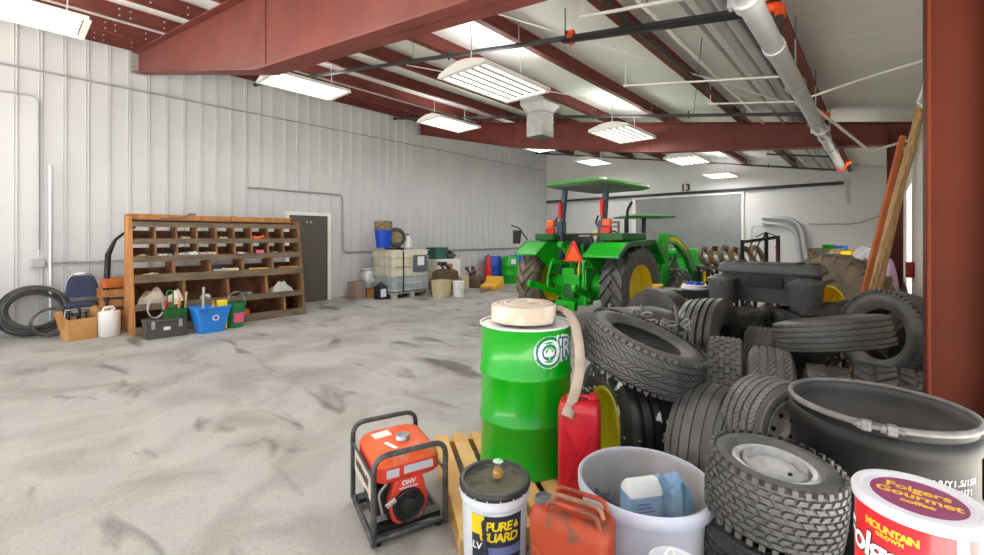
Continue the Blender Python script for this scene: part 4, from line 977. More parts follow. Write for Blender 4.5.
# red fuel can
t = thing('fuel_can', 'tall glossy red metal fuel can squeezed between the barrel and yellow rimmed tyre', 'fuel can', loc(0.482, 2.40, 0.131), yaw(0.95, -0.3))
b = MB(); b.loft([rrect(0.215, 0.15, 0.03, 0.0), rrect(0.225, 0.16, 0.03, 0.02), rrect(0.225, 0.16, 0.03, 0.48), rrect(0.21, 0.15, 0.035, 0.515), rrect(0.18, 0.12, 0.03, 0.53)]); b.build('body', 'can_red', t, smooth=45)
b = MB(); b.tube(bend([(-0.07, 0, 0.52), (-0.06, 0, 0.548), (0.05, 0, 0.548), (0.06, 0, 0.52)], 0.03), 0.011, 8); b.build('handle', 'can_red', t)
b = MB(); b.cyl((0.07, 0.02, 0.52), (0.07, 0.02, 0.56), 0.022, n=14); b.build('cap', 'can_red', t)
b = MB(); b.bar((-0.07, -0.079, 0.08), (0.07, -0.079, 0.38), 0.012, 0.008); b.bar((0.07, -0.079, 0.08), (-0.07, -0.079, 0.38), 0.012, 0.008); b.build('pressed_rib', 'can_red', t)

# oil pail
pc = loc(0.012, 1.93, 0.0); ap = math.atan2(-pc.y, -pc.x)
t = thing('oil_pail', 'white oil pail with muddy black lid in front of the green barrel', 'pail', pc)
b = MB(); b.lathe([(0, 0.004), (0.125, 0.004), (0.128, 0.0), (0.132, 0.01), (0.144, 0.415), (0.149, 0.42), (0.152, 0.432), (0.151, 0.445), (0.147, 0.455), (0.147, 0.47)], 56); b.build('body', 'pail_white', t, smooth=40)
b = MB(); b.lathe([(0.146, 0.468), (0.155, 0.466), (0.157, 0.472), (0.157, 0.484), (0.152, 0.494), (0.142, 0.497), (0.134, 0.494), (0.131, 0.484), (0.128, 0.482), (0.06, 0.483), (0, 0.483)], 56, mis=[0] * 8 + [1, 1]); l_ = b.build('lid', ['pail_lid', 'lid_dirt'], t, smooth=40)
b = MB()
for k in range(18):
    a = 2 * PI * k / 18; b.box((0.159 * math.cos(a), 0.159 * math.sin(a), 0.470), (0.004, 0.004, 0.010), a)
b.build('lid_tab', 'pail_white', l_, smooth=0)
b = MB(); sp = Vector((0.03 * math.cos(ap + 2.6), 0.03 * math.sin(ap + 2.6), 0)); b.lathe([(0.026, 0.483), (0.024, 0.50), (0.018, 0.505), (0.018, 0.53)], 20, Matrix.Translation(sp)); b.build('spout', 'amber', l_)
b = MB(); b.lathe([(0.018, 0.528), (0.022, 0.53), (0.024, 0.548), (0.0, 0.548)], 20, Matrix.Translation(sp)); b.build('spout_cap', 'tin', l_)
# printed label
lab = MB(); Rl = 0.1425
def lz(z): return 0.1325 + (z - 0.01) * 0.012 / 0.365
def lab_patch(a0, a1, z0, z1, mi, off):
    vs = []; fs = []; n = 14
    for k in range(n + 1):
        a = ap + a0 + (a1 - a0) * k / n
        for z in (z0, z1): r = lz(z) + off; vs.append((r * math.cos(a), r * math.sin(a), z))
    for k in range(n): fs.append((2 * k, 2 * k + 2, 2 * k + 3, 2 * k + 1))
    lab.add(vs, fs, mi)
lab_patch(-0.72, 0.85, 0.10, 0.405, 0, 0.001)
lab_patch(-0.72, -0.30, 0.325, 0.405, 1, 0.0016); lab_patch(-0.70, -0.42, 0.16, 0.32, 0, 0.0018); lab_patch(-0.30, 0.85, 0.24, 0.277, 2, 0.0016); lab_patch(0.35, 0.85, 0.10, 0.215, 1, 0.0017); lab_patch(-0.3, 0.35, 0.10, 0.234, 3, 0.0016)
for s, z in (('PURE', 0.363), ('GUARD', 0.317)):
    vs, fs = text_geo(s, 0.052, 0.0017, 0.12, 0.86)
    lab.add([((lz(z + p[1]) + 0.0026) * math.cos(ap + 0.12 + p[0] / Rl), (lz(z + p[1]) + 0.0026) * math.sin(ap + 0.12 + p[0] / Rl), z + p[1]) for p in vs], fs, 1)
vs, fs = disc2(0.0, 0.0, 0.011); vs = vs[:4] + [(0.0, 0.024, 0)] + vs[5:]
lab.add([((lz(0.363 + p[1]) + 0.0026) * math.cos(ap + 0.12 + (0.074 + p[0]) / Rl), (lz(0.363 + p[1]) + 0.0026) * math.sin(ap + 0.12 + (0.074 + p[0]) / Rl), 0.361 + p[1]) for p in vs], fs, 1)
vs, fs = text_geo('LV', 0.04, 0.001, 0.1)
lab.add([((lz(0.275) + 0.0026) * math.cos(ap - 0.55 + p[0] / Rl), (lz(0.275) + 0.0026) * math.sin(ap - 0.55 + p[0] / Rl), 0.275 + p[1]) for p in vs], fs, 3)
lab.build('label', ['label_navy', 'label_yellow', 'label_blue', 'print_white'], t, smooth=0)
b = MB(); hp = []
for k in range(13):
    q = k / 12; a = ap - 0.28 + 0.16 * q; hp.append((0.168 * math.cos(a), 0.168 * math.sin(a), 0.395 - 0.28 * q))
b.tube(hp, 0.009, 8)
b.tube([(0.150 * math.cos(ap - 0.28), 0.150 * math.sin(ap - 0.28), 0.388), hp[0]], 0.006, 8); b.build('carry_handle', 'label_navy', t)

# jerry can
jc = loc(0.297, 1.62, 0.0)
t = thing('jerry_can', 'worn orange red steel jerry can with three bar handle beside the oil pail', 'jerry can', jc, yaw(0.86, -0.5))
L, Wj = 0.305, 0.165
b = MB(); b.loft([rrect(L - 0.03, Wj - 0.03, 0.04, 0.0), rrect(L, Wj, 0.05, 0.03), rrect(L, Wj, 0.05, 0.49), rrect(L - 0.004, Wj - 0.01, 0.05, 0.52), rrect(L - 0.03, Wj - 0.045, 0.05, 0.54), rrect(L - 0.08, Wj - 0.09, 0.03, 0.545)]); b.build('body', 'jerry_red', t, smooth=50)
b = MB()
for x0, x1, z0, z1 in ((-0.12, 0.12, 0.18, 0.42), (0.12, -0.12, 0.18, 0.42)): b.tube([(x0, -Wj / 2 + 0.001, z0), (x1, -Wj / 2 + 0.001, z1)], 0.010, 8)
b.build('pressed_cross', 'jerry_red', t)
b = MB(); b.tube([(x, y, 0.282) for x, y, z in rrect(L + 0.004, Wj + 0.004, 0.05, 0, 6)], 0.004, 6, True); b.build('weld_seam', 'rust', t)
for y in (-0.052, 0.0, 0.052):
    b = MB(); b.tube(bend([(-0.085, y, 0.535), (-0.07, y, 0.578), (0.105, y, 0.578), (0.12, y, 0.53)], 0.03), 0.0085, 10); b.build('handle_bar', 'jerry_red' if y else 'rust', t)
b = MB(); b.lathe([(0.036, 0.53), (0.036, 0.553), (0.030, 0.556), (0.026, 0.548), (0, 0.548)], 24, Matrix.Translation((-0.112, 0, 0))); b.build('cap', 'gun_grey', t)

# white tub with rags
tc = loc(0.655, 1.88, 0.0)
t = thing('plastic_tub', 'big round whitish plastic tub holding blue rags and a carton', 'tub', tc)
b = MB(); b.lathe([(0, 0), (0.225, 0), (0.235, 0.02), (0.262, 0.455), (0.276, 0.46), (0.280, 0.475), (0.280, 0.512), (0.274, 0.518), (0.264, 0.513), (0.258, 0.495), (0.228, 0.02), (0, 0.018)], 64, mis=[0] * 8 + [1, 1, 1]); b.build('shell', ['tub_white', 'tub_inside'], t, smooth=45)
t = thing('carton', 'pale blue and white carton standing inside the white tub', 'carton', tc + RV * -0.015 + FV * -0.01 + Vector((0, 0, 0.024)), yaw(0.97, 0.2))
b = MB(); b.loft([rrect(0.15, 0.10, 0.012, 0.0), rrect(0.155, 0.105, 0.012, 0.36), rrect(0.15, 0.10, 0.012, 0.44)]); b.build('carton_body', 'cloth_blue', t)
b = MB(); b.loft([rrect(0.152, 0.102, 0.012, 0.441), rrect(0.15, 0.09, 0.012, 0.46), rrect(0.14, 0.04, 0.01, 0.49)]); b.build('carton_top', 'paper_white', t)
b = MB()
for k in range(3): b.span((-0.05, -0.0545, 0.38 + 0.016 * k), (0.03 - 0.012 * k, -0.052, 0.385 + 0.016 * k))
b.build('print', 'label_blue', t, smooth=0)
lump('rag', tc + RV * 0.125 + FV * 0.02 + Vector((0, 0, 0.024)), 0.075, 0.47, 'cloth_blue', 'crumpled blue rag bunched up next to the carton in the white tub', 'rag', 11)
lump('rag', tc + RV * -0.15 + FV * 0.06 + Vector((0, 0, 0.024)), 0.06, 0.38, 'gun_grey', 'grey rag slumped against the inside of the white tub', 'rag', 5)
lump('rag', tc + RV * 0.04 + FV * 0.15 + Vector((0, 0, 0.024)), 0.07, 0.36, 'box_dark', 'dark rag behind the carton in the white tub', 'rag', 8)
# little white pail with wire bail
t = thing('paint_pail', 'small white lidded pail with wire bail in front of the big white tub', 'pail', loc(0.612, 1.46, 0.0))
b = MB(); b.lathe([(0, 0), (0.075, 0), (0.082, 0.44), (0.086, 0.442), (0.086, 0.458), (0.076, 0.462), (0.07, 0.455), (0, 0.455)], 40); b.build('body', 'pail_white', t, smooth=40)
wv = way(0.55, -0.8); sv = way(0.8, 0.55)
b = MB(); b.tube([wv * (-0.01) + sv * (0.03 * math.cos(q * PI / 8)) * 1.0 + RV * (-0.012) + Vector((0, 0, 0.46 + 0.045 * math.sin(q * PI / 8))) for q in range(9)], 0.003, 6); b.build('bail', 'cream_metal', t)

# black open drum
dc = loc(1.575, 1.79, 0.0); ad = math.atan2(-dc.y, -dc.x)
t = thing('open_drum', 'large black open top drum with bolted clamp ring beside tyre heap', 'drum', dc)
b = MB(); R = 0.288
b.lathe([(0, 0.012), (R - 0.01, 0.012), (R, 0.0), (R, 0.02), (R, 0.28), (R + 0.008, 0.30), (R, 0.32), (R, 0.56), (R + 0.008, 0.58), (R, 0.60), (R, 0.76), (R + 0.010, 0.775), (R + 0.014, 0.80), (R + 0.010, 0.825), (R - 0.002, 0.835), (R, 0.85), (R + 0.004, 0.868)], 72)
b.build('shell', 'drum_black', t, smooth=50)
b = MB(); b.lathe([(R + 0.002, 0.868), (R - 0.006, 0.85), (R - 0.008, 0.83), (R + 0.006, 0.80), (R - 0.006, 0.77), (R - 0.006, 0.02), (0, 0.018)], 72); b.build('lining', 'drum_inside', t, smooth=50)
b = MB(); b.lathe([(R - 0.004, 0.864), (R + 0.004, 0.858), (R + 0.012, 0.862), (R + 0.013, 0.871), (R + 0.009, 0.879), (R - 0.001, 0.881), (R - 0.006, 0.874)], 72, None, True); rg = b.build('clamp_ring', 'ring_grey', t, smooth=60)
ab = ad + 0.02
for da, l in ((-0.11, 0.03), (0.11, 0.03)):
    a = ab + da; b = MB(); b.box(((R + 0.022) * math.cos(a), (R + 0.022) * math.sin(a), 0.872), (0.032, 0.03, 0.036), a); b.build('clamp_lug', 'ring_grey', rg, smooth=0, bevel=0.005)
b = MB(); tg = Vector((-math.sin(ab), math.cos(ab), 0)); cc = Vector(((R + 0.026) * math.cos(ab), (R + 0.026) * math.sin(ab), 0.872)); b.cyl(cc - tg * 0.07, cc + tg * 0.07, 0.008, n=10); b.cyl(cc + tg * 0.005, cc + tg * 0.02, 0.014, n=6); b.cyl(cc - tg * 0.06, cc - tg * 0.048, 0.014, n=6); b.build('clamp_bolt', 'ring_grey', rg)
m = MB(); am = ad + 0.62
for s, z, sz in (('1A2/Y1.5/150', 0.70, 0.030), ('USA/MH71', 0.665, 0.030)):
    vs, fs = text_geo(s, sz, 0.0004, 0, 1.15); m.add(wrap(vs, R + 0.0015, am + 0.16, z), fs)
n = 24; vs = []; fs = []
for k in range(n):
    for r in (0.030, 0.027): vs.append((r * math.cos(2 * PI * k / n), r * math.sin(2 * PI * k / n), 0))
for k in range(n): l = (k + 1) % n; fs.append((2 * k, 2 * l, 2 * l + 1, 2 * k + 1))
m.add(wrap(vs, R + 0.0015, am - 0.26, 0.69), fs)
vs, fs = text_geo('u\nn', 0.026, 0.0003); m.add(wrap(vs, R + 0.0015, am - 0.26, 0.694), fs)
m.build('stamped_marking', 'print_white', t, smooth=0)

# coffee can on a slim stand
kc = loc(0.662, 0.680, 0.985); ak = math.atan2(-kc.y, -kc.x)
t = thing('stand', 'slim steel stand below the red coffee can', 'stand', (kc.x, kc.y, 0))
b = MB(); b.cyl((0, 0, 0.965), (0, 0, 0.984), 0.09, n=32); b.build('top_plate', 'gun_grey', t)
b = MB(); b.cyl((0, 0, 0.02), (0, 0, 0.965), 0.025); b.build('post', 'gun_grey', t)
b = MB(); b.cyl((0, 0, 0.0), (0, 0, 0.02), 0.15, n=32); b.build('foot_plate', 'gun_grey', t)
t = thing('coffee_can', 'red coffee can with white plastic lid and purple round label', 'can', kc)
R = 0.0755
b = MB(); b.lathe([(0, 0.003), (R - 0.002, 0.003), (R, 0.0), (R + 0.002, 0.004), (R, 0.008), (R, 0.155)], 64, mis=[0, 0, 0, 0, 1]); b.build('body', ['tin', 'coffee_red'], t, smooth=40)
b = MB(); b.lathe([(R + 0.001, 0.146), (R + 0.004, 0.147), (R + 0.005, 0.158), (R + 0.002, 0.163), (R - 0.006, 0.164), (R - 0.010, 0.160), (0, 0.160)], 64); ld = b.build('lid', 'coffee_lid', t, smooth=40)
b = MB(); b.cyl((0, 0, 0.1601), (0, 0, 0.1608), 0.056, n=48); lb = b.build('lid_label', 'coffee_purple', ld, smooth=0)
m = MB(); RL = Matrix.Rotation(ak + PI / 2, 4, 'Z')
for s, y, sz in (('Folgers', 0.020, 0.026), ('Gourmet', -0.004, 0.026), ('coffee', -0.026, 0.016)):
    vs, fs = text_geo(s, sz, 0.0007); m.add([RL @ Vector((p[0], p[1] + y, 0.1612)) for p in vs], fs)
m.build('lid_lettering', 'gold_print', lb, smooth=0)
m = MB(); am = ak - 0.42
vs, fs = text_geo('MOUNTAIN', 0.0145, 0.0007, 0, 0.82); m.add(wrap([(p[0], p[1] * (1.0 + 3 * abs(p[0])) if p[1] > 0 else p[1], 0) for p in vs], R + 0.0006, am, 0.124), fs, 0)
vs, fs = text_geo('GROWN', 0.008, 0.0005, 0, 1.2); m.add(wrap(vs, R + 0.0006, am, 0.1135), fs, 0)
vs, fs = text_geo('Folgers', 0.055, 0.003, 0.12, 0.9); m.add(wrap([(p[0], p[1] + 0.0, 0) for p in vs], R + 0.0005, am - 0.22, 0.086), fs, 2)
vs, fs = text_geo('Folgers', 0.055, 0.0012, 0.12, 0.9); m.add(wrap(vs, R + 0.0010, am - 0.22, 0.086), fs, 1)
m.build('lettering', ['gold_print', 'print_white', 'print_black'], t, smooth=0)
m = MB(); patch(m, R + 0.0004, ak + 0.55, ak + 0.75, 0.01, 0.146); m.build('side_seam', 'tin', t)

# ================================================================ generator
gn = loc(-0.585, 2.16, 0); e1 = way(0.869, 0.494); e2 = way(-0.494, 0.869)
# local x along the recoil side, y towards the far end
t = thing('generator', 'portable red generator in a black tube frame beside the pallet', 'generator', gn, math.atan2(e1.y, e1.x))
Lx, Ly, Hz = 0.385, 0.47, 0.455
for y in (0.0, Ly):
    b = MB(); b.tube(bend([(0.0, y, 0.02), (0, y, Hz), (Lx, y, Hz), (Lx, y, 0.02)], 0.075, 7), 0.0145, 10); b.build('frame_hoop', 'gen_frame', t)
b = MB()
for x in (0, Lx): b.tube([(x, 0, 0.03), (x, Ly, 0.03)], 0.0145, 10)
b.tube([(0, 0.02, 0.03), (Lx, 0.02, 0.03)], 0.0145, 10); b.tube([(0, Ly - 0.02, 0.03), (Lx, Ly - 0.02, 0.03)], 0.0145, 10); b.build('frame_rail', 'gen_frame', t)
b = MB(); b.tube([(0, 0, 0.345), (0, Ly, 0.345)], 0.008, 8); b.tube([(Lx, 0, 0.30), (Lx, Ly, 0.30)], 0.008, 8); b.build('side_rail', 'gen_frame', t)
b = MB(); b.span((0.012, 0.05, 0.035), (Lx - 0.012, 0.11, 0.06)); b.span((0.012, Ly - 0.11, 0.035), (Lx - 0.012, Ly - 0.05, 0.06)); b.build('engine_mount', 'black', t, smooth=0)
for x in (0.03, Lx - 0.03):
    for y in (0.03, Ly - 0.03):
        b = MB(); b.cyl((x, y, 0.0), (x, y, 0.025), 0.018, n=12); b.build('rubber_foot', 'black', t)
b = MB(); cx, cy = Lx / 2, Ly / 2 - 0.01
b.loft([rrect(0.31, 0.36, 0.05, 0.285, cx=cx, cy=cy), rrect(0.35, 0.40, 0.05, 0.305, cx=cx, cy=cy), rrect(0.35, 0.40, 0.05, 0.375, cx=cx, cy=cy)], 0, cap1=False)
b.loft([rrect(0.35, 0.40, 0.05, 0.375, cx=cx, cy=cy), rrect(0.33, 0.38, 0.06, 0.405, cx=cx, cy=cy), rrect(0.26, 0.31, 0.06, 0.425, cx=cx, cy=cy)], 1, cap0=False)
tk = b.build('fuel_tank', ['gen_red', 'gen_orange'], t, smooth=45)
b = MB(); b.cyl((cx + 0.02, cy - 0.03, 0.42), (cx + 0.02, cy - 0.03, 0.435), 0.036, n=24); b.cyl((cx + 0.02, cy - 0.03, 0.433), (cx + 0.02, cy - 0.03, 0.452), 0.042, 0.036, 24); b.build('fuel_cap', 'tin', tk)
b = MB(); b.span((cx - 0.03, cy - 0.2035, 0.325), (cx + 0.13, cy - 0.199, 0.365)); b.span((cx - 0.12, cy - 0.2035, 0.32), (cx - 0.055, cy - 0.199, 0.362)); b.build('rating_plate', 'gen_label', tk, smooth=0)
b = MB(); b.box((cx - 0.07, cy + 0.08, 0.4255), (0.10, 0.07, 0.003), 0.1); b.box((cx - 0.06, cy - 0.07, 0.4225), (0.022, 0.10, 0.006), 0.35); b.build('sticker', 'paper_white', tk, smooth=0)
# engine
b = MB(); b.cyl((cx, 0.05, 0.165), (cx, 0.20, 0.165), 0.085, n=24); b.span((cx - 0.1, 0.09, 0.062), (cx + 0.1, 0.26, 0.25)); b.build('engine_block', 'black', t, bevel=0.015)
b = MB(); pr = [(-0.085, -0.10), (-0.06, -0.12), (0.06, -0.12), (0.095, -0.085), (0.105, -0.01), (0.08, 0.09), (0.07, 0.115), (-0.075, 0.115), (-0.085, 0.09), (-0.11, 0.0)]
b.prism(pr, 0, 0.055, Matrix.Translation((cx + 0.005, 0.095, 0.178)) @ Matrix.Rotation(PI / 2, 4, 'X')); sh = b.build('blower_shroud', 'gen_red', t, smooth=30, bevel=0.012)
b = MB(); RX = Matrix.Translation((cx, 0.04, 0.152)) @ Matrix.Rotation(PI / 2, 4, 'X')
b.lathe([(0.085, 0.0), (0.085, 0.014), (0.078, 0.022), (0.07, 0.016), (0.045, 0.016), (0.04, 0.024), (0.018, 0.028), (0, 0.028)], 40, RX)
for k in range(24):
    a = 2 * PI * k / 24; b.box((0.058 * math.cos(a), 0.058 * math.sin(a), 0.017), (0.022, 0.005, 0.01), a, 0, RX)
st = b.build('recoil_starter', 'black', sh)
b = MB(); b.bar((cx - 0.125, 0.018, 0.185), (cx - 0.075, 0.012, 0.215), 0.018, 0.026); b.build('pull_handle', 'tin', st, bevel=0.004)
m = MB(); vs, fs = text_geo('OHV', 0.034, 0.0012, 0.1); m.add([(cx + p[0] + 0.0, 0.0385, 0.268 + p[1]) for p in vs], fs); m.span((cx - 0.05, 0.0386, 0.244), (cx + 0.05, 0.0394, 0.247)); m.span((cx - 0.045, 0.0386, 0.238), (cx + 0.05, 0.0394, 0.241)); m.build('engine_lettering', 'paper_white', sh, smooth=0)
b = MB(); b.cyl((cx, 0.25, 0.165), (cx, 0.42, 0.165), 0.105, n=28); b.build('alternator', 'gun_grey', t, bevel=0.006)
b = MB(); b.loft([rrect(0.1, 0.14, 0.03, 0.1, cx=0.07, cy=0.17), rrect(0.1, 0.14, 0.03, 0.24, cx=0.07, cy=0.17)]); b.cyl((0.03, 0.12, 0.2), (0.03, 0.2, 0.2), 0.03); b.build('air_filter', 'black', t)
b = MB(); b.tube(bend([(0.06, 0.06, 0.13), (0.035, 0.05, 0.24), (0.08, 0.05, 0.285)], 0.04), 0.006, 8); b.build('fuel_line', 'plastic_grey', t)
b = MB(); b.span((0.004, 0.05, 0.20), (0.012, Ly - 0.03, 0.335)); sp_ = b.build('side_panel', 'beige_steel', t, smooth=0)
m = MB(); MX = Matrix.Translation((0.003, 0.27, 0.268)) @ Matrix(((0, 0, -1, 0), (-1, 0, 0, 0), (0, 1, 0, 0), (0, 0, 0, 1)))
rr = random.Random(4)
for k in range(9):
    x = -0.13 + 0.032 * k; m.prism([(x, -0.02 + rr.uniform(-.015, .01)), (x + 0.02, -0.025), (x + 0.026, 0.01 + rr.uniform(0, .025)), (x + 0.006, 0.02)], 0, 0.001, MX)
m.build('worn_decal', 'print_black', sp_, smooth=0)
# ================================================================ bin rack on the ridge wall side
ry0, ry1 = 1.36, 4.10; xb = -9.32
def xf(z): return -8.66 - 0.165 * z
RK = thing('bin_rack', 'long wooden bin rack of weathered boards filled with small parts', 'bin rack', (-9.0, 2.73, 0)); O = RK.location.copy()
def rk(b, nm, m_, bev=0.0): return b.build(nm, m_, RK, smooth=0, bevel=bev, origin=O)
def panel(y0, y1, nm='side_panel', m_='shelf_orange'):
    b = MB(); b.prism([(xf(0), 0), (xf(1.84), 1.84), (xb, 1.93), (xb, 0)], y0, y1, XZ); return rk(b, nm, m_)
panel(ry0, ry0 + 0.045); panel(ry1 - 0.045, ry1, 'side_panel', 'shelf_brown')
ZL = [0.06, 0.44, 0.87, 1.20, 1.49, 1.77]
TK = [0.13, 0.10, 0.13, 0.10, 0.09, 0.085]
def shelf_z(i, x): return ZL[i]
for i, z in enumerate(ZL):
    b = MB()
    if i < 5: b.span((xb, ry0 + 0.045, z - 0.02), (xf(z) + 0.0, ry1 - 0.045, z))
    else: b.span((xb, ry0 + 0.045, z + 0.06), (xf(z), ry1 - 0.045, z + 0.075))
    rk(b, 'shelf', 'shelf_brown')
    b = MB(); h = TK[i]; z0 = max(0.004, z - 0.055)
    b.prism([(xf(z0) + 0.022, z0), (xf(z0 + h) + 0.022, z0 + h), (xf(z0 + h) - 0.004, z0 + h), (xf(z0) - 0.004, z0)], ry0 + 0.046, ry1 + 0.0, XZ)
    rk(b, 'front_lip', 'shelf_weathered')
b = MB(); b.span((xb - 0.02, ry0 + 0.045, 1.79), (xb + 0.03, ry1, 1.94)); rk(b, 'top_rail', 'shelf_orange')
b = MB(); b.span((xb + 0.03, 2.93, 1.845), (xb + 0.09, 3.02, 1.95)); rk(b, 'top_cleat', 'shelf_orange')
BINS = {4: 9, 3: 9, 2: 5, 1: 4}
BC = []
for i, n in BINS.items():
    z0, z1 = ZL[i], ZL[i + 1]; wy = (ry1 - ry0 - 0.09) / n
    for k in range(n):
        y = ry0 + 0.045 + wy * k
        BC.append((i, k, y + wy / 2, z0))
        if k:
            b = MB(); z1b = z1 - 0.02; b.prism([(xf(z0) - 0.006, z0), (xf(z1b) - 0.006, z1b), (xb, z1b), (xb, z0)], y - (0.012 if i > 2 else 0.02), y + (0.012 if i > 2 else 0.02), XZ); rk(b, 'divider', 'shelf_brown')
    b = MB(); b.span((xb - 0.02, ry0 + 0.045, z0), (xb, ry1 - 0.045, z0 + (0.17 if i > 2 else 0.16 if i == 2 else 0.33))); rk(b, 'back_board', 'shelf_brown')
b = MB(); b.span((xb - 0.02, ry0 + 0.045, 0.06), (xb, ry1 - 0.045, 0.42)); rk(b, 'back_board', 'shelf_brown')
b = MB(); b.prism([(xf(0.06) - 0.006, 0.06), (xf(0.42) - 0.006, 0.42), (xb, 0.42), (xb, 0.06)], ry1 - 0.42, ry1 - 0.38, XZ); rk(b, 'divider', 'shelf_brown')

# loose things in the bins
rnd = random.Random(12)
def fitting(c, s, m_, lab, cat='fitting', name='pipe_fitting', grp=None, yw=0.0):
    b = MB(); b.cyl((-s, 0, s * 0.45), (s, 0, s * 0.45), s * 0.45, n=10); b.cyl((0, 0, s * 0.45), (0, -s * 0.8, s * 0.5), s * 0.4, n=10); b.cyl((-s, 0, s * 0.45), (-s * 0.8, 0, s * 0.45), s * 0.56, n=10)
    o = b.build(name, m_); o.location = c; o.rotation_euler = (0, 0, yw); return tag(o, lab, cat, grp)
ROWN = {4: 'top row', 3: 'second row', 2: 'third row', 1: 'deep fourth row'}
ORD = ['first', 'second', 'third', 'fourth', 'fifth', 'sixth', 'seventh', 'eighth', 'ninth']
fill = {(4, 2): 1, (4, 4): 1, (3, 0): 2, (3, 1): 2, (3, 2): 3, (3, 3): 3, (3, 5): 2, (3, 7): 1, (3, 8): 2, (2, 0): 2, (2, 2): 3, (2, 3): 2, (1, 1): 2, (1, 2): 2}
for (i, k, yb, z0) in BC:
    n = fill.get((i, k), 0)
    for q in range(n):
        m_ = rnd.choice(['plastic_grey', 'paper_white', 'plastic_grey', 'beige_plastic', 'gun_grey'])
        colr = {'plastic_grey': 'grey', 'paper_white': 'white', 'beige_plastic': 'tan', 'gun_grey': 'dark grey'}[m_]
        wy = 0.22 if i > 2 else 0.4
        fitting((xf(z0) - 0.10 - 0.07 * (q % 2), yb + (q - (n - 1) / 2) * 0.075 + rnd.uniform(-.01, .01), z0 + 0.001), rnd.uniform(0.06, 0.08) * (1.25 if i < 3 else 1.0) * (1.3 if (i, k) in ((3, 2), (3, 3), (2, 2)) else 1.0), m_,
                'small parts lying in the %s bin of the %s of the wooden rack' % (ORD[k], ROWN[i]), 'fitting', 'pipe_fitting', 'fittings in the %s bin of the %s' % (ORD[k], ROWN[i]), rnd.uniform(0, 6))
def binpos(i, k, dx=0.12): 
    for a in BC:
        if a[0] == i and a[1] == k: return Vector((xf(a[3]) - dx, a[2], a[3] + 0.001))
b = MB(); b.tube([(0.09 * math.cos(q * PI / 8), 0.11 * math.sin(q * PI / 8), 0.02 + 0.03 * math.sin(q * PI / 8 * 2)) for q in range(17)], 0.020, 8); b.cyl((0.09, 0, 0.02), (0.05, -0.1, 0.02), 0.022)
o = b.build('strap_handle', 'orange_fit'); o.location = binpos(4, 6, 0.1) + Vector((0.02, 0, 0.03)); tag(o, 'bright orange looped handle in a top row bin of the rack', 'handle')
drape('cloth_bundle', binpos(1, 0, 0.22) + Vector((0.03, -0.08, 0)), 0.36, 0.26, 0.32, 'canvas_grey', 'large beige cloth bundle stuffed in the rack above the toolbox', 'cloth', 21, 1.3)
drape('cloth_bundle', binpos(1, 0, 0.2) + Vector((0.06, 0.22, 0)), 0.3, 0.26, 0.22, 'canvas', 'smaller pale cloth bundle beside the large one in the rack', 'cloth', 22, 0.4)
drape('cloth_bundle', binpos(1, 3, 0.2) + Vector((0.03, -0.03, 0)), 0.28, 0.42, 0.24, 'plastic_grey', 'grey white cloth bundle in the deep bin at the door end', 'cloth', 23, 0.2)
b = MB(); b.span((-0.06, -0.07, 0), (0.06, 0.07, 0.1)); o = b.build('small_box', 'pink_label', bevel=0.006); o.location = binpos(3, 6, 0.1); tag(o, 'small pink and white box in the second row of the rack', 'box')
b = MB(); b.span((-0.09, -0.14, 0), (0.09, 0.14, 0.09)); o = b.build('small_bin', 'plow_yellow', bevel=0.006); o.location = binpos(2, 3, 0.12) + Vector((0, 0.06, 0)); tag(o, 'yellow parts box in the third row of the rack', 'box')
b = MB(); b.span((-0.07, -0.2, 0), (0.07, 0.2, 0.09)); o = b.build('small_bin', 'shelf_orange', bevel=0.006); o.location = binpos(2, 4, 0.1) + Vector((0.0, 0.05, 0)); tag(o, 'orange wooden box at door end of the third row', 'box')
b = MB(); b.bar((0, -0.2, 0.14), (0, 0.24, 0.02), 0.03, 0.07); o = b.build('saw_blade', 'gun_grey'); o.location = binpos(2, 2, 0.2) + Vector((0, -0.05, 0.02)); tag(o, 'dark saw blade slanting in the third row of the rack', 'saw')
b = MB(); b.tube([(0, -0.24, 0.01), (0.0, 0.08, 0.03), (0.02, 0.2, 0.10)], 0.012, 8); b.box((0.02, 0.22, 0.10), (0.05, 0.10, 0.03)); o = b.build('caulking_gun', 'gun_grey'); o.location = (-9.15, 2.05, 1.85); tag(o, 'dark long handled tool lying on top of the bin rack', 'tool')
for k in range(9):
    fitting((xf(0.06) - 0.10 - 0.05 * (k % 3), 3.05 + 0.09 * k, 0.061), 0.04 + 0.012 * (k % 2), ['plastic_grey', 'canvas_grey', 'gun_grey'][k % 3], 'loose oddment on the bottom board of the rack, door end', 'fitting', 'pipe_fitting', 'oddments on the bottom board of the rack', k * 1.3)

# floor in front of the rack
t = thing('tool_chest', 'dark open tool chest on the floor in front of the bin rack', 'toolbox', (-8.35, 1.71, 0), PI / 2); t.scale = (0.86, 1, 1)
b = MB(); b.span((-0.30, -0.14, 0), (0.30, 0.14, 0.24)); b.build('body', 'tool_box', t, smooth=0, bevel=0.01)
b = MB(); b.span((-0.31, -0.15, 0.24), (0.31, 0.15, 0.285)); b.build('lid', 'tool_box', t, smooth=0, bevel=0.012)
for x in (-0.2, 0.2):
    b = MB(); b.prism([(x - 0.03, 0.15), (x + 0.03, 0.15), (x + 0.03, 0.25), (x, 0.28), (x - 0.03, 0.25)][::-1], 0.142, 0.152, Matrix(((1, 0, 0, 0), (0, 0, -1, 0), (0, 1, 0, 0), (0, 0, 0, 1)))); b.build('latch', 'tin', t, smooth=0)
b = MB(); b.span((-0.05, -0.1455, 0.12), (0.05, -0.141, 0.17)); b.build('name_plate', 'paper_white', t, smooth=0)
t = thing('tool_caddy', 'green open tool caddy of tools standing on the dark chest', 'tool caddy', (-8.36, 1.84, 0.286), PI / 2)
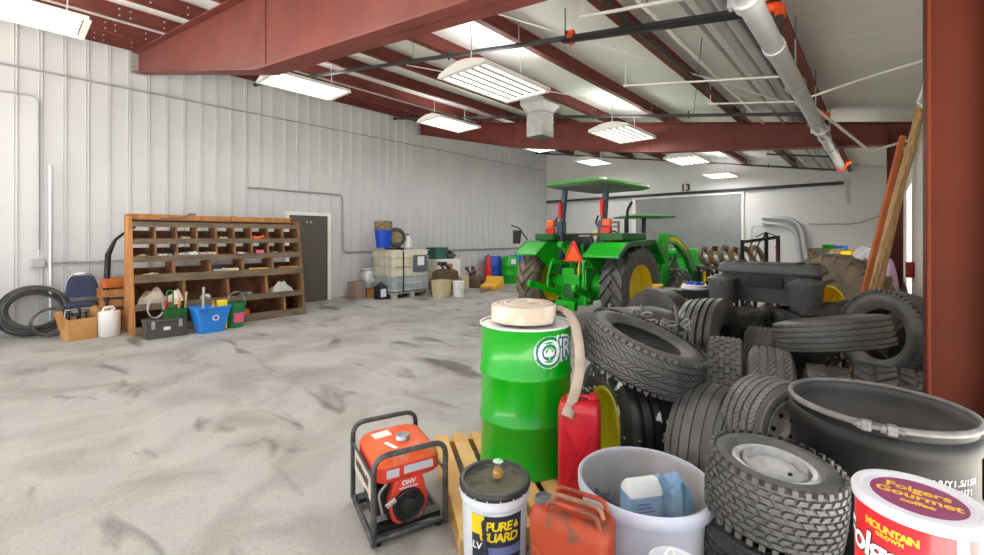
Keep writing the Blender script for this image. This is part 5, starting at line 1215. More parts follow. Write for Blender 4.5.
b = MB(); open_bin(b, 0.30, 0.2, 0.33, 0.22, 0.14, lip=0.006); b.build('tray', 'tractor_dark', t, bevel=0.003)
b = MB(); b.tube(bend([(-0.1, 0, 0.05), (-0.1, 0, 0.42), (-0.02, 0, 0.42), (-0.02, 0, 0.05)], 0.05), 0.012, 8); b.build('handle', 'plastic_green', t)
for k, (x, l, m_, lab) in enumerate(((0.04, 0.26, 'plow_yellow', 'yellow handled tool sticking out of the green caddy'), (0.09, 0.20, 'black', 'black handled tool sticking out of the green caddy'), (0.13, 0.34, 'beige_plastic', 'long tan handled tool leaning in the green caddy'), (-0.14, 0.22, 'red_lens', 'red handled tool at the edge of the green caddy'))):
    b = MB(); b.cyl((0, 0, 0), (0.03, 0.02, l), 0.016, 0.012, 10); b.cyl((0.03, 0.02, l), (0.032, 0.022, l + 0.03), 0.018, n=10); o = b.build('hand_tool', m_); o.location = t.matrix_basis @ Vector((x, 0.0, 0.012)); tag(o, lab, 'tool')
b = MB()
for q in range(5): b.tube([(0.02 * q, 0.10 * math.cos(s * PI / 8), 0.16 + 0.15 * math.sin(s * PI / 8)) for s in range(16)], 0.007, 6, True)
o = b.build('wire_coil', 'conduit'); o.location = (-8.42, 1.60, 0.288); tag(o, 'loose grey wire coil draped over the dark tool chest', 'wire')
t = thing('mop_bucket', 'bright blue rectangular bucket on the floor before the bin rack', 'bucket', (-8.22, 2.29, 0), PI / 2 + 0.1)
b = MB(); open_bin(b, 0.36, 0.26, 0.52, 0.36, 0.42, 0.05, lip=0.015); b.build('tub', 'plastic_blue', t, smooth=45)
b = MB(); b.cyl((0.02, -0.172, 0.24), (0.02, -0.164, 0.242), 0.05, n=24); b.build('emblem', 'paper_white', t); b = MB(); b.cyl((0.02, -0.174, 0.24), (0.02, -0.168, 0.242), 0.026, n=20); b.build('emblem_dot', 'drum_blue', t)
b = MB(); b.tube(bend([(-0.22, -0.19, 0.40), (-0.16, -0.22, 0.32), (-0.13, -0.2, 0.41)], 0.04), 0.01, 8); b.build('bail_end', 'drum_blue', t)
b = MB(); b.cyl((0, 0, 0), (-0.02, 0.02, 0.72), 0.022, n=12); o = b.build('pipe_offcut', 'plastic_grey'); o.location = t.matrix_basis @ Vector((-0.1, 0.02, 0.01)); tag(o, 'grey pipe offcut standing upright in the blue bucket', 'pipe')
b = MB(); b.lathe([(0, 0), (0.05, 0), (0.055, 0.35), (0.03, 0.40), (0.018, 0.44), (0.018, 0.49), (0, 0.49)], 16); o = b.build('spray_bottle', 'amber'); o.location = t.matrix_basis @ Vector((0.06, 0.03, 0.01)); tag(o, 'brown bottle poking out of the blue bucket', 'bottle')
b = MB(); b.loft([rrect(0.2, 0.12, 0.03, 0), rrect(0.21, 0.13, 0.03, 0.42), rrect(0.2, 0.12, 0.03, 0.47)]); o = b.build('sponge', 'yellow_soft'); o.location = t.matrix_basis @ Vector((0.19, 0.03, 0.01)) ; o.location.z = 0.02; o.rotation_euler = (0, 0, PI / 2); o.scale = (0.7, 1, 1); tag(o, 'yellow sponge rising from the blue bucket corner', 'sponge')
t = thing('feed_pail', 'green pail with pink label and wire bail beside the blue bucket', 'pail', (-8.35, 2.70, 0), 0.35)
b = MB(); b.lathe([(0, 0), (0.135, 0), (0.165, 0.38), (0.175, 0.385), (0.175, 0.40), (0.158, 0.40), (0.13, 0.02), (0, 0.02)], 40); b.build('body', 'plastic_green', t, smooth=40)
b = MB()
for a0, a1, z0, z1 in ((-0.75, 0.5, 0.09, 0.25),):
    vs = []; fs = []
    for k in range(13):
        a = a0 + (a1 - a0) * k / 12
        for z in (z0, z1): r = 0.1365 + 0.03 * z / 0.38 + 0.001; vs.append((r * math.cos(a), r * math.sin(a), z))
    for k in range(12): fs.append((2 * k, 2 * k + 2, 2 * k + 3, 2 * k + 1))
    b.add(vs, fs)
b.build('label', 'pink_label', t, smooth=0)
b = MB(); b.tube([(0.03, 0.172 * math.cos(q * PI / 12), 0.385 + 0.22 * math.sin(q * PI / 12)) for q in range(13)], 0.007, 6); b.build('bail', 'conduit', t)
b = MB(); b.span((-0.07, -0.09, 0), (0.07, 0.09, 0.15)); o = b.build('small_box', 'orange_fit', bevel=0.008); o.location = (-8.86, 3.0, 0.061); tag(o, 'small orange box behind the green pail', 'box')

# beside the rack: chair, boxes, jug, wand, hoses
t = thing('stacking_chair', 'blue padded stacking chair with chrome frame against the ribbed wall', 'chair', (-9.70, 0.88, 0), PI / 2 - 0.1); t.scale = (0.86, 0.9, 1)
b = MB(); b.loft([[(x, 0.20 + y * 0.05 + (z - 0.5) * 0.12, z) for x, y, z in rrect(w_, 1, 0.25, zz)] for w_, zz in ((0.42, 0.56), (0.43, 0.68), (0.42, 0.80), (0.34, 0.88), (0.2, 0.91))]); b.build('backrest', 'chair_blue', t)
b = MB(); b.tube(bend([(-0.225, 0.24, 0.42), (-0.235, 0.26, 0.72), (-0.15, 0.285, 0.94), (0.15, 0.285, 0.94), (0.235, 0.26, 0.72), (0.225, 0.24, 0.42)], 0.1), 0.013, 8); b.build('back_frame', 'chrome', t)
b = MB(); b.loft([rrect(0.44, 0.42, 0.08, 0.43), rrect(0.46, 0.44, 0.09, 0.46), rrect(0.42, 0.40, 0.09, 0.495)]); b.build('seat', 'chair_blue', t)
b = MB()
for z in (0.40, 0.36): b.tube([(x, y, z) for x, y, zz in rrect(0.46, 0.44, 0.08, 0)], 0.011, 8, True)
b.build('seat_frame', 'chrome', t)
for sx in (-1, 1):
    for sy in (-1, 1):
        b = MB(); b.tube([(sx * 0.21, sy * 0.19, 0.40), (sx * 0.235, sy * 0.23, 0.0)], 0.012, 8); b.build('leg', 'chrome', t)
def carton(nm, c, sz, yw, m_, lab, flaps=True):
    t = thing(nm, lab, 'box', c, yw); x, y, z = sz; b = MB(); q = 0.008
    for a, e in (((-x / 2, -y / 2, 0), (x / 2, y / 2, q)), ((-x / 2, -y / 2, q), (x / 2, -y / 2 + q, z)), ((-x / 2, y / 2 - q, q), (x / 2, y / 2, z)), ((-x / 2, -y / 2, q), (-x / 2 + q, y / 2, z)), ((x / 2 - q, -y / 2, q), (x / 2, y / 2, z))): b.span(a, e)
    b.build('box_body', m_, t, smooth=0)
    if flaps:
        for s in (-1, 1):
            b = MB(); b.bar((s * x / 2, 0, z), (s * (x / 2 + 0.09), 0, z - 0.02 + 0.05 * (s > 0)), y * 0.95, 0.006, 0, (0, 1, 0)); b.build('flap', m_, t, smooth=0)
    else:
        b = MB(); b.span((-x / 2, -y / 2, z - q), (x / 2, y / 2, z)); b.build('top', m_, t, smooth=0)
    return t
t = carton('cardboard_box', (-9.13, 0.80, 0), (0.33, 0.30, 0.32), PI / 2 + 0.25, 'cardboard', 'open tan cardboard box of tools in front of the blue chair')
for k, (dx, dy, l) in enumerate(((-0.11, 0.05, 0.40), (-0.05, -0.07, 0.37), (0.02, 0.06, 0.43), (0.07, -0.04, 0.38), (0.11, 0.07, 0.36))):
    b = MB(); b.cyl((0, 0, 0), (0.015, 0.01, l), 0.022, 0.016, 10); b.cyl((-0.035, 0, l), (0.06, 0, l + 0.01), 0.02, n=8); o = b.build('hammer', 'black'); o.location = t.matrix_basis @ Vector((dx, dy, 0.012)); tag(o, 'dark hammer headed tool standing in the open cardboard box', 'tool', 'dark tools in the open cardboard box')
carton('cardboard_box', (-9.5, 1.10, 0), (0.28, 0.24, 0.42), PI / 2, 'cardboard', 'tall closed cardboard box between the chair and the white jug', False)
t = thing('plastic_jug', 'white plastic jug with moulded handle beside the cardboard box', 'jug', (-9.05, 1.14, 0), 0.3); t.scale = (0.84, 0.84, 1.0)
b = MB(); b.lathe([(0, 0), (0.15, 0), (0.165, 0.02), (0.165, 0.36), (0.15, 0.385), (0.06, 0.40), (0, 0.40)], 32); b.build('body', 'plastic_white', t)
b = MB(); b.tube(bend([(0, -0.10, 0.385), (0, -0.08, 0.45), (0, 0.07, 0.45), (0, 0.09, 0.385)], 0.03), 0.018, 8); b.build('handle', 'plastic_white', t)
b = MB(); b.cyl((0.08, 0.02, 0.38), (0.08, 0.02, 0.43), 0.03); b.build('cap', 'plastic_white', t)
t = thing('wooden_crate', 'orange wooden crate of blocks behind the white jug', 'crate', (-9.68, 1.34, 0), PI / 2)
b = MB()
for z in (0.05, 0.22, 0.39, 0.56): b.span((-0.26, -0.17, z), (0.26, -0.15, z + 0.12)); b.span((-0.26, 0.15, z), (0.26, 0.17, z + 0.12)); b.span((-0.26, -0.15, z), (-0.24, 0.15, z + 0.12)); b.span((0.24, -0.15, z), (0.26, 0.15, z + 0.12))
b.build('slats', 'shelf_orange', t, smooth=0)
for x in (-0.24, 0.24):
    for y in (-0.15, 0.15):
        b = MB(); b.span((x - 0.02, y - 0.015, 0), (x + 0.02, y + 0.015, 0.70)); b.build('corner_post', 'shelf_orange', t, smooth=0)
b = MB(); b.span((-0.24, -0.15, 0.02), (0.24, 0.15, 0.05)); b.build('base', 'shelf_orange', t, smooth=0)
b = MB(); b.box((0, 0, 0.075), (0.42, 0.24, 0.15), 0.1); o = b.build('wood_block', 'plank_orange', smooth=0, bevel=0.008); o.location = (-9.68, 1.34, 0.705); o.rotation_euler = (0, 0, PI / 2); tag(o, 'thick orange wood block lying on top of the crate', 'wood')
b = MB(); b.tube([(-9.45, 1.16, 0.44), (-9.6, 1.17, 0.62), (-9.80, 1.22, 1.25), (-9.92, 1.33, 1.5), (-10.0, 1.5, 1.66), (-10.16, 1.62, 1.73)], [0.02, 0.04, 0.042, 0.026, 0.022, 0.03], 10)
tag(b.build('trimmer_shaft', 'black'), 'long black tool shaft propped between the crate and ribbed wall', 'tool')
def coil(c, r, n, tr, m_, lab, tilt, seed, sq=0.92):
    rr = random.Random(seed); b = MB(); pts = []; N = 40
    for i in range(n * N + 1):
        a = 2 * PI * i / N; k = i / N; rad = r * (1 - 0.085 * (k % 4)) * (1 + 0.025 * math.sin(a * 2 + k)); pts.append((0.0 + 0.045 * (k - n / 2) + 0.02 * math.sin(a + k), rad * math.cos(a), r * sq + rad * sq * math.sin(a)))
    b.tube(pts, tr, 8); o = b.build('hose_coil', m_); o.location = c; o.rotation_euler = (0, tilt, 0)
    return tag(o, lab, 'hose')
coil((-9.80, 0.36, 0.03), 0.42, 7, 0.020, 'hose_black', 'big coil of black corrugated hose leaning on the ribbed wall', -0.35, 1)
coil((-9.48, 0.54, 0.02), 0.25, 2, 0.014, 'hose_black', 'smaller thin black hose loop next to the blue chair', -0.35, 2)
for k, (y, lab, m_) in enumerate(((-0.34, 'dark handle leaning on wall beside the big hose coil', 'black'), (-0.24, 'grey metal bar leaning on the wall at the hose coil', 'gun_grey'))):
    b = MB(); b.tube([(-9.45 + 0.1 * k, y + 0.12, 0.015), (-10.16, y - 0.12, 0.95)], 0.024, 8); tag(b.build('leaning_pole', m_), lab, 'tool')
t = thing('sprayer_bottle', 'blue sprayer bottle standing at the foot of the leaning handles', 'bottle', (-9.3, -0.1, 0), 0.2)
b = MB(); b.lathe([(0, 0), (0.075, 0), (0.08, 0.02), (0.08, 0.2), (0.03, 0.27), (0.025, 0.31), (0, 0.31)], 24); b.build('body', 'plastic_blue', t); b = MB(); b.bar((-0.03, 0, 0.33), (0.08, 0, 0.34), 0.04, 0.04); b.cyl((0, 0, 0.3), (0, 0, 0.33), 0.02); b.build('spray_head', 'black', t)

# ================================================================ tote corner
t = thing('bulk_tote', 'caged bulk liquid tote with dirty cream tank on the floor by ribbed wall', 'tote', (-9.52, 7.06, 0), 0.02); t.scale = (1, 1, 1.04)
bx, by = 0.5, 0.6
b = MB(); b.loft([rrect(0.94, 1.14, 0.1, 0.16), rrect(0.96, 1.16, 0.1, 0.20), rrect(0.96, 1.16, 0.1, 0.56)], 0, cap1=False); b.build('tank_lower', 'ibc_liquid', t, smooth=50)
b = MB(); b.loft([rrect(0.96, 1.16, 0.1, 0.56), rrect(0.96, 1.16, 0.1, 1.12), rrect(0.88, 1.08, 0.1, 1.17)], 0, cap0=False); tk = b.build('tank', 'ibc_cream', t, smooth=50)
b = MB(); b.cyl((0, 0, 1.17), (0, 0, 1.22), 0.1, n=24); b.build('cap', 'black', tk)
b = MB()
for z in (0.2, 0.36, 0.54, 0.78, 1.0, 1.16): b.tube([(x, y, z) for x, y, _ in rrect(1.0, 1.2, 0.06, 0)], 0.010, 6, True)
for y in (-0.5, -0.3, -0.1, 0.1, 0.3, 0.5):
    for s in (-1, 1): b.cyl((s * 0.5, y, 0.14), (s * 0.5, y, 1.16), 0.008, n=6)
for x in (-0.33, -0.11, 0.11, 0.33):
    for s in (-1, 1): b.cyl((x, s * 0.6, 0.14), (x, s * 0.6, 1.16), 0.008, n=6)
b.build('cage', 'galv', t)
b = MB(); b.span((0.503, 0.02, 0.62), (0.512, 0.5, 1.04)); pl = b.build('side_plate', 'gun_grey', t, smooth=0); b = MB(); b.span((0.513, 0.16, 0.78), (0.516, 0.38, 1.0)); b.build('paper_label', 'paper_white', pl, smooth=0)
b = MB(); b.span((-0.5, -0.6, 0.115), (0.5, 0.6, 0.14))
for x in (-0.44, 0, 0.44):
    for y in (-0.54, 0, 0.54): b.span((x - 0.06, y - 0.06, 0.0), (x + 0.06, y + 0.06, 0.115))
b.build('base_pallet', 'sheet_metal', t, smooth=0)
b = MB(); b.tube([(0.515, -0.3, 0.15), (0.52, -0.3, 1.14), (0.40, -0.3, 1.2), (-0.3, -0.28, 1.2)], 0.02, 6); b.build('tie_strap', 'black', t)
T0 = t.matrix_basis.copy()
def ontote(x, y, z=1.225): return Vector((-9.52 + x, 6.88 + y, z + 0.05))
b = MB(); b.lathe([(0, 0), (0.17, 0), (0.22, 0.42), (0.235, 0.43), (0.235, 0.45), (0.205, 0.45), (0.165, 0.02), (0, 0.02)], 32); o = b.build('round_tub', 'tub_blue'); o.location = ontote(-0.05, -0.32, 1.222); tag(o, 'round bright blue tub standing on top of the tote', 'tub')
b = MB(); b.lathe([(0, 0), (0.21, 0), (0.225, 0.03), (0.23, 0.20), (0.20, 0.24), (0, 0.24)], 28); o = b.build('wicker_basket', 'wicker'); o.location = ontote(-0.05, -0.32, 1.674); tag(o, 'tan wicker basket sitting on the blue tub', 'basket')
t = thing('cooling_fan', 'round dark fan with tan centre leaning on the tote top', 'fan', ontote(0.02, 0.02, 1.225))
FX = Matrix.Translation((0, 0, 0.27)) @ Vector((0.86, -0.42, 0.25)).to_track_quat('Z', 'Y').to_matrix().to_4x4()
b = MB(); b.lathe([(0.17, -0.05), (0.25, -0.05), (0.265, 0), (0.25, 0.05), (0.17, 0.05)], 32, FX, True); b.build('housing_ring', 'black', t); b = MB(); b.lathe([(0, -0.03), (0.175, -0.03), (0.175, 0.01), (0.05, 0.035), (0, 0.035)], 28, FX); b.build('blade_disc', 'wicker', t); b = MB(); b.span((-0.09, -0.1, 0), (0.09, 0.1, 0.03)); b.build('foot', 'black', t)
t = thing('plastic_jug', 'white jug with dark cap lying on the tote top', 'jug', ontote(0.05, 0.38, 1.225), 0.5)
b = MB(); b.loft([rrect(0.2, 0.26, 0.06, 0), rrect(0.22, 0.28, 0.07, 0.2), rrect(0.1, 0.12, 0.04, 0.28), rrect(0.06, 0.06, 0.02, 0.32)]); b.build('body', 'plastic_white', t); b = MB(); b.cyl((0, 0, 0.32), (0, 0, 0.36), 0.035); b.build('cap', 'black', t)
carton('cardboard_box', (-9.95, 6.02, 0), (0.34, 0.3, 0.42), 0.1, 'cardboard_grey', 'small grey brown cardboard box near the brown door', False)
t = thing('milk_can', 'grey steel can on orange box next to the tote', 'can', (-9.98, 6.38, 0.24)); b = MB(); b.lathe([(0, 0), (0.16, 0), (0.17, 0.02), (0.17, 0.36), (0.13, 0.44), (0.16, 0.46), (0.16, 0.5), (0, 0.5)], 28); b.build('body', 'galv', t); b = MB(); b.cyl((0.165, 0.03, 0.2), (0.175, 0.03, 0.2), 0.06); b.build('sticker', 'paper_white', t)
carton('cardboard_box', (-9.98, 6.38, 0), (0.36, 0.34, 0.235), 0.0, 'shelf_orange', 'low orange box under the grey steel can', False)
t = thing('plastic_jug', 'black jug with white label in front of the tote', 'jug', (-9.35, 6.33, 0), 0.1); b = MB(); b.loft([rrect(0.24, 0.26, 0.05, 0), rrect(0.25, 0.27, 0.05, 0.30), rrect(0.1, 0.12, 0.04, 0.38), rrect(0.08, 0.08, 0.03, 0.42)]); b.build('body', 'black', t); b = MB(); b.span((0.126, -0.1, 0.06), (0.129, 0.07, 0.26)); b.build('label', 'paper_white', t, smooth=0)

t = thing('chest_cabinet', 'white metal cabinet with beige side behind the beige bin', 'cabinet', (-9.72, 8.62, 0)); t.scale = (1, 1, 0.93)
b = MB(); b.span((-0.4, -0.46, 0.04), (0.4, 0.46, 0.93)); b.build('body', 'cream_metal', t, smooth=0, bevel=0.015); b = MB(); b.span((-0.405, -0.465, 0.93), (0.405, 0.465, 0.97)); b.build('top', 'plastic_white', t, smooth=0, bevel=0.01)
b = MB(); b.span((0.40, -0.45, 0.06), (0.42, 0.45, 0.92)); b.build('door', 'plastic_white', t, smooth=0, bevel=0.008)
b = MB(); b.span((-0.38, -0.44, 0), (0.38, 0.44, 0.04)); b.build('plinth', 'black', t, smooth=0)
t = thing('storage_tote', 'dark green storage tote on top of the white cabinet', 'bin', (-9.75, 8.55, 0.904), PI / 2); t.scale = (0.85, 0.9, 1); b = MB(); open_bin(b, 0.5, 0.4, 0.62, 0.5, 0.34, 0.06); b.build('tub', 'tote_green', t, smooth=45)
t = thing('electric_motor', 'small dark electric motor on top of the white cabinet', 'motor', (-9.62, 8.93, 0.904), 0.4); b = MB(); b.cyl((-0.14, 0, 0.1), (0.14, 0, 0.1), 0.085, n=20); b.build('motor_body', 'gun_grey', t); b = MB(); b.span((-0.12, -0.09, 0), (0.12, 0.09, 0.02)); b.cyl((0.14, 0, 0.1), (0.2, 0, 0.1), 0.02); b.span((-0.05, -0.05, 0.17), (0.06, 0.05, 0.23)); b.build('base_plate', 'black', t)
t = thing('storage_bin', 'empty tall beige storage bin on the floor in front of cabinet', 'bin', (-8.45, 7.55, 0), 0.2); t.scale = (0.8, 0.8, 0.95); b = MB(); open_bin(b, 0.40, 0.44, 0.48, 0.54, 0.46, 0.06); b.build('tub', 'beige_plastic', t, smooth=45)
t = thing('plastic_pail', 'white pail on the floor beside the tall beige bin', 'pail', (-8.22, 7.94, 0)); b = MB(); b.lathe([(0, 0), (0.135, 0), (0.15, 0.36), (0.158, 0.365), (0.158, 0.40), (0, 0.405)], 28); b.build('body', 'plastic_white', t); b = MB(); b.tube([(0.155, 0.155 * math.cos(q * PI / 8), 0.30 - 0.12 * math.sin(q * PI / 8)) for q in range(9)], 0.006, 6); b.build('bail', 'conduit', t)
def engine(c, sz, yw, seed, lab):
    t = thing('engine_part', lab, 'engine part', c, yw); r = random.Random(seed); L, W, Hh = sz
    b = MB(); b.loft([rrect(L, W, 0.05, 0), rrect(L * 0.9, W * 0.9, 0.05, Hh * 0.45), rrect(L * 0.5, W * 0.6, 0.05, Hh * 0.6)]); b.build('block', 'engine_brown', t, bevel=0.008)
    for k in range(5):
        p = Vector((r.uniform(-.4, .4) * L, r.uniform(-.35, .35) * W, Hh * 0.35)); q = p + Vector((r.uniform(-.25, .25) * L, r.uniform(-.3, .3) * W, Hh * r.uniform(0.4, 0.65)))
        b = MB(); b.tube([p, (p + q) / 2 + Vector((0.03, 0, 0.02)), q], 0.035, 8); b.cyl(q - Vector((0.05, 0, 0)), q + Vector((0.05, 0, 0)), 0.055, n=12); b.build('pipe_stub', r.choice(['engine_brown', 'black', 'rust']), t)
    return t
carton('wooden_crate', (-8.9, 8.1, 0), (0.6, 0.7, 0.42), 0.1, 'wicker', 'low tan crate carrying the greasy engine part', False)
engine((-8.9, 8.1, 0.421), (0.55, 0.65, 0.42), 0.3, 3, 'greasy brown engine part heaped on the tan crate')
carton('cardboard_box', (-9.3, 9.1, 0), (0.3, 0.36, 0.4), 0.1, 'beige_plastic', 'plain tan box between the two greasy engine parts', False)
engine((-9.35, 9.75, 0.0), (0.5, 0.55, 0.6), 0.6, 5, 'greasy brown engine part on the floor beside the yellow plow part')
t = thing('plow_part', 'yellow curved steel plow part lying on the floor', 'plow part', (-8.55, 9.5, 0), 0.35)
b = MB(); b.prism([(-0.05, 0.0), (0.55, 0.0), (0.62, 0.1), (0.55, 0.36), (0.4, 0.38), (0.3, 0.2), (-0.1, 0.12)], -0.25, 0.25, Matrix(((0, 0, 1, 0), (1, 0, 0, 0), (0, 1, 0, 0), (0, 0, 0, 1)))); b.build('blade', 'plow_yellow', t, smooth=0, bevel=0.02); b = MB(); b.tube([(0.0, 0.0, 0.06), (0.05, -0.7, 0.08)], 0.05, 8); b.build('shank', 'rust', t)
t = thing('floor_jack', 'tall red jack standing between yellow part and blue barrel', 'jack', (-9.45, 10.45, 0)); t.scale = (0.75, 0.75, 1.1); b = MB(); b.loft([rrect(0.26, 0.26, 0.06, 0), rrect(0.24, 0.24, 0.06, 0.5), rrect(0.2, 0.2, 0.06, 0.78), rrect(0.1, 0.1, 0.04, 0.86)]); b.build('column', 'red_lens', t); b = MB(); b.cyl((0, 0, 0.86), (0, 0, 0.9), 0.05); b.build('cap', 'black', t)
for (c, m_, lab) in (((-9.86, 11.15, 0), 'drum_blue', 'blue plastic barrel beside the red jack against the ribbed wall'), ((-9.33, 11.42, 0), 'drum_green', 'plain green barrel between the two blue barrels'), ((-9.6, 12.15, 0), 'drum_blue', 'blue plastic barrel just left bare beside the tractor wheel')):
    t = thing('barrel', lab, 'barrel', c); b = MB(); b.lathe([(0, 0), (0.27, 0), (0.285, 0.02), (0.287, 0.28), (0.297, 0.30), (0.287, 0.32), (0.287, 0.58), (0.297, 0.60), (0.287, 0.62), (0.285, 0.88), (0.27, 0.9), (0.26, 0.885), (0, 0.885)], 40); b.build('body', m_, t)
    b = MB(); b.cyl((0.15, 0, 0.885), (0.15, 0, 0.91), 0.035); b.build('bung', 'black', t)
    if m_ == 'drum_green':
        b = MB(); patch(b, 0.289, -0.75, -0.15, 0.66, 0.82, 0, 6); b.build('sticker', 'paper_white', t, smooth=0)

# ================================================================ behind the heap on the far side
t = thing('plank_bench', 'long dark wooden bench board beside the tractor loader', 'bench', at(688, 297, 5.6) * 1.0, 0)
t.location.z = 0; t.rotation_euler = (0, 0, yaw(0.93, -0.37)); 
b = MB(); b.span((-0.52, -0.16, 0.78), (0.40, 0.16, 0.88)); b.build('top_board', 'box_dark', t, smooth=0, bevel=0.008)
for x in (-0.32, 0.32):
    for y in (-0.12, 0.12):
        b = MB(); b.span((x - 0.03, y - 0.03, 0), (x + 0.03, y + 0.03, 0.80)); b.build('leg', 'shelf_weathered', t, smooth=0)
BM = t.matrix_basis.copy()
t = thing('rope_coil', 'coil of white and blue rope lying on the dark bench board', 'rope', BM @ Vector((0.08, 0.0, 0.882)))
b = MB()
for k in range(2): b.tube([((0.15 - 0.012 * k) * math.cos(q * PI / 12), (0.12 - 0.01 * k) * math.sin(q * PI / 12), 0.018 + 0.03 * k) for q in range(24)], 0.018, 8, True)
b.build('white_strand', 'paper_white', t); b = MB(); b.tube([(0.09 * math.cos(q * PI / 12), 0.07 * math.sin(q * PI / 12), 0.065 + 0.02 * math.sin(q)) for q in range(24)], 0.022, 8, True); b.build('blue_strand', 'drum_blue', t)
b = MB(); b.cyl((0, 0, 0.0), (0, 0, 0.045), 0.07, n=20); o = b.build('tape_roll', 'plow_yellow'); o.location = BM @ Vector((-0.36, 0.0, 0.881)); tag(o, 'tan tape roll lying at the loader end of the bench board', 'tape')
# belts on a rack
t = thing('belt_rack', 'dark rack carrying a row of brown belt coils below the grey board', 'rack', at(732, 268, 9.0)); t.location.z = 0; t.rotation_euler = (0, 0, yaw(0.98, -0.1))
b = MB(); b.span((-0.62, -0.3, 0.90), (0.62, 0.3, 0.95)); b.span((-0.62, -0.3, 0.45), (0.62, 0.3, 0.49)); b.build('shelf', 'shelf_weathered', t, smooth=0)
for x in (-0.57, -0.2, 0.2, 0.57):
    for y in (-0.26, 0.26):
        b = MB(); b.span((x - 0.03, y - 0.03, 0), (x + 0.03, y + 0.03, 0.90)); b.build('post', 'black', t, smooth=0)
BM = t.matrix_basis.copy(); yb_ = t.rotation_euler.z
for k in range(6):
    b = MB(); r = 0.20 + 0.008 * (k % 3); b.lathe([(r - 0.07, -0.035), (r, -0.045), (r + 0.01, 0), (r, 0.045), (r - 0.07, 0.035)], 36, None, True)
    o = b.build('belt_coil', 'belt_brown' if k % 2 else 'rubber_dusty'); ax = (Matrix.Rotation(yb_, 3, 'Z') @ Vector((0.55, -0.75, 0.35))).normalized(); place(o, BM @ Vector((-0.52 + 0.2 * k, 0.0, 0.955 + r * 0.97)), ax); tag(o, '%s of the brown belt coils on the rack, counted from the loader' % ORD[k], 'belt', 'belt coils on the rack')
# implement frame
t = thing('implement_frame', 'black steel implement frame with hoses standing behind the cargo box', 'implement', at(760, 262, 7.4)); t.location.z = 0; t.rotation_euler = (0, 0, yaw(0.97, -0.25))
fr_ = [((-0.27, 0, 0), (-0.27, 0, 1.50)), ((0.27, 0, 0), (0.27, 0, 1.52)), ((-0.29, 0, 1.46), (0.29, 0, 1.55)), ((0.1, 0.02, 0.9), (0.1, 0.02, 1.62)), ((-0.27, 0, 0.9), (0.27, 0, 0.9))]
b = MB()
for p, q in fr_: b.bar(p, q, 0.05, 0.05)
b.build('frame', 'black', t, smooth=0)
b = MB(); b.tube([(-0.1, 0.03, 1.5), (-0.16, 0.06, 1.3), (-0.02, 0.06, 1.1), (0.0, 0.04, 0.92)], 0.014, 6); b.tube([(0.1, 0.04, 1.6), (0.0, 0.05, 1.45), (-0.06, 0.05, 1.2), (-0.12, 0.05, 0.92)], 0.012, 6); b.tube([(0.1, 0.03, 1.63), (-0.06, 0.03, 1.55)], 0.01, 6); b.tube([(0.1, 0.03, 1.63), (0.26, 0.03, 1.56)], 0.01, 6); b.build('hose', 'rubber_dark', t)
b = MB(); b.span((-0.2, -0.1, 0.92), (0.2, 0.1, 1.12)); b.build('valve_block', 'black', t, smooth=0, bevel=0.02)
b = MB(); b.span((-0.36, -0.3, 0.0), (0.36, 0.3, 0.06)); b.build('base', 'black', t, smooth=0)
b = MB(); b.bar((0.27, -0.03, 0.95), (0.24, -0.03, 1.4), 0.06, 0.02); b.build('guard', 'red_iron', t, smooth=0)
# side table of clutter
tb = at(838, 262, 8.6); t = thing('work_table', 'low work table of clutter behind the muddy tractor tyre', 'table', (tb.x, tb.y, 0), yaw(0.86, 0.4)); tb.z = 0
b = MB(); b.span((-0.9, -0.35, 0.95), (0.9, 0.35, 1.0)); b.build('top', 'pine', t, smooth=0)
for x in (-0.85, 0.85):
    for y in (-0.3, 0.3):
        b = MB(); b.span((x - 0.035, y - 0.035, 0), (x + 0.035, y + 0.035, 0.95)); b.build('leg', 'pine', t, smooth=0)
BM = t.matrix_basis.copy(); yt = t.rotation_euler.z
def ontable(px, d_off=0.0, z=1.001):
    """a spot on the table top behind that picture column"""
    p = at(px, 250, 8.6); v = BM.inverted() @ Vector((p.x, p.y, 0)); k = BM @ Vector((max(-0.8, min(0.8, v.x)), d_off, 0)); return Vector((k.x, k.y, z))
def crate(px, sz, m_, lab, z=1.001, nm='box', do=0.0, cat='box'):
    b = MB(); b.box((0, 0, sz[2] / 2), sz); b.box((0, 0, sz[2] - 0.012), (sz[0] + 0.012, sz[1] + 0.012, 0.024)); o = b.build(nm, m_, smooth=0, bevel=0.01); o.location = ontable(px, do, z); o.rotation_euler = (0, 0, yt); return tag(o, lab, cat)
crate(815, (0.46, 0.4, 0.33), 'wicker', 'drab olive box on the clutter table', nm='storage_box')
crate(829, (0.34, 0.2, 0.28), 'yellow_soft', 'bright yellow box on the clutter table', nm='storage_box', do=-0.12)
crate(833, (0.14, 0.16, 0.40), 'drum_green', 'small green yellow carton behind the bright yellow box', nm='storage_box', do=0.12)
crate(841, (0.2, 0.2, 0.38), 'plastic_blue', 'pale blue carton next to the bright yellow box', nm='storage_box', do=0.0)
crate(849, (0.16, 0.3, 0.30), 'plow_yellow', 'tan orange box beside the pale blue carton', nm='storage_box', do=-0.05)
b = MB(); b.lathe([(0, 0), (0.10, 0), (0.11, 0.02), (0.11, 0.26), (0.09, 0.28), (0, 0.28)], 24); o = b.build('steel_canister', 'gun_grey'); o.location = ontable(800, -0.1); tag(o, 'dark steel canister at the implement end of clutter table', 'canister')
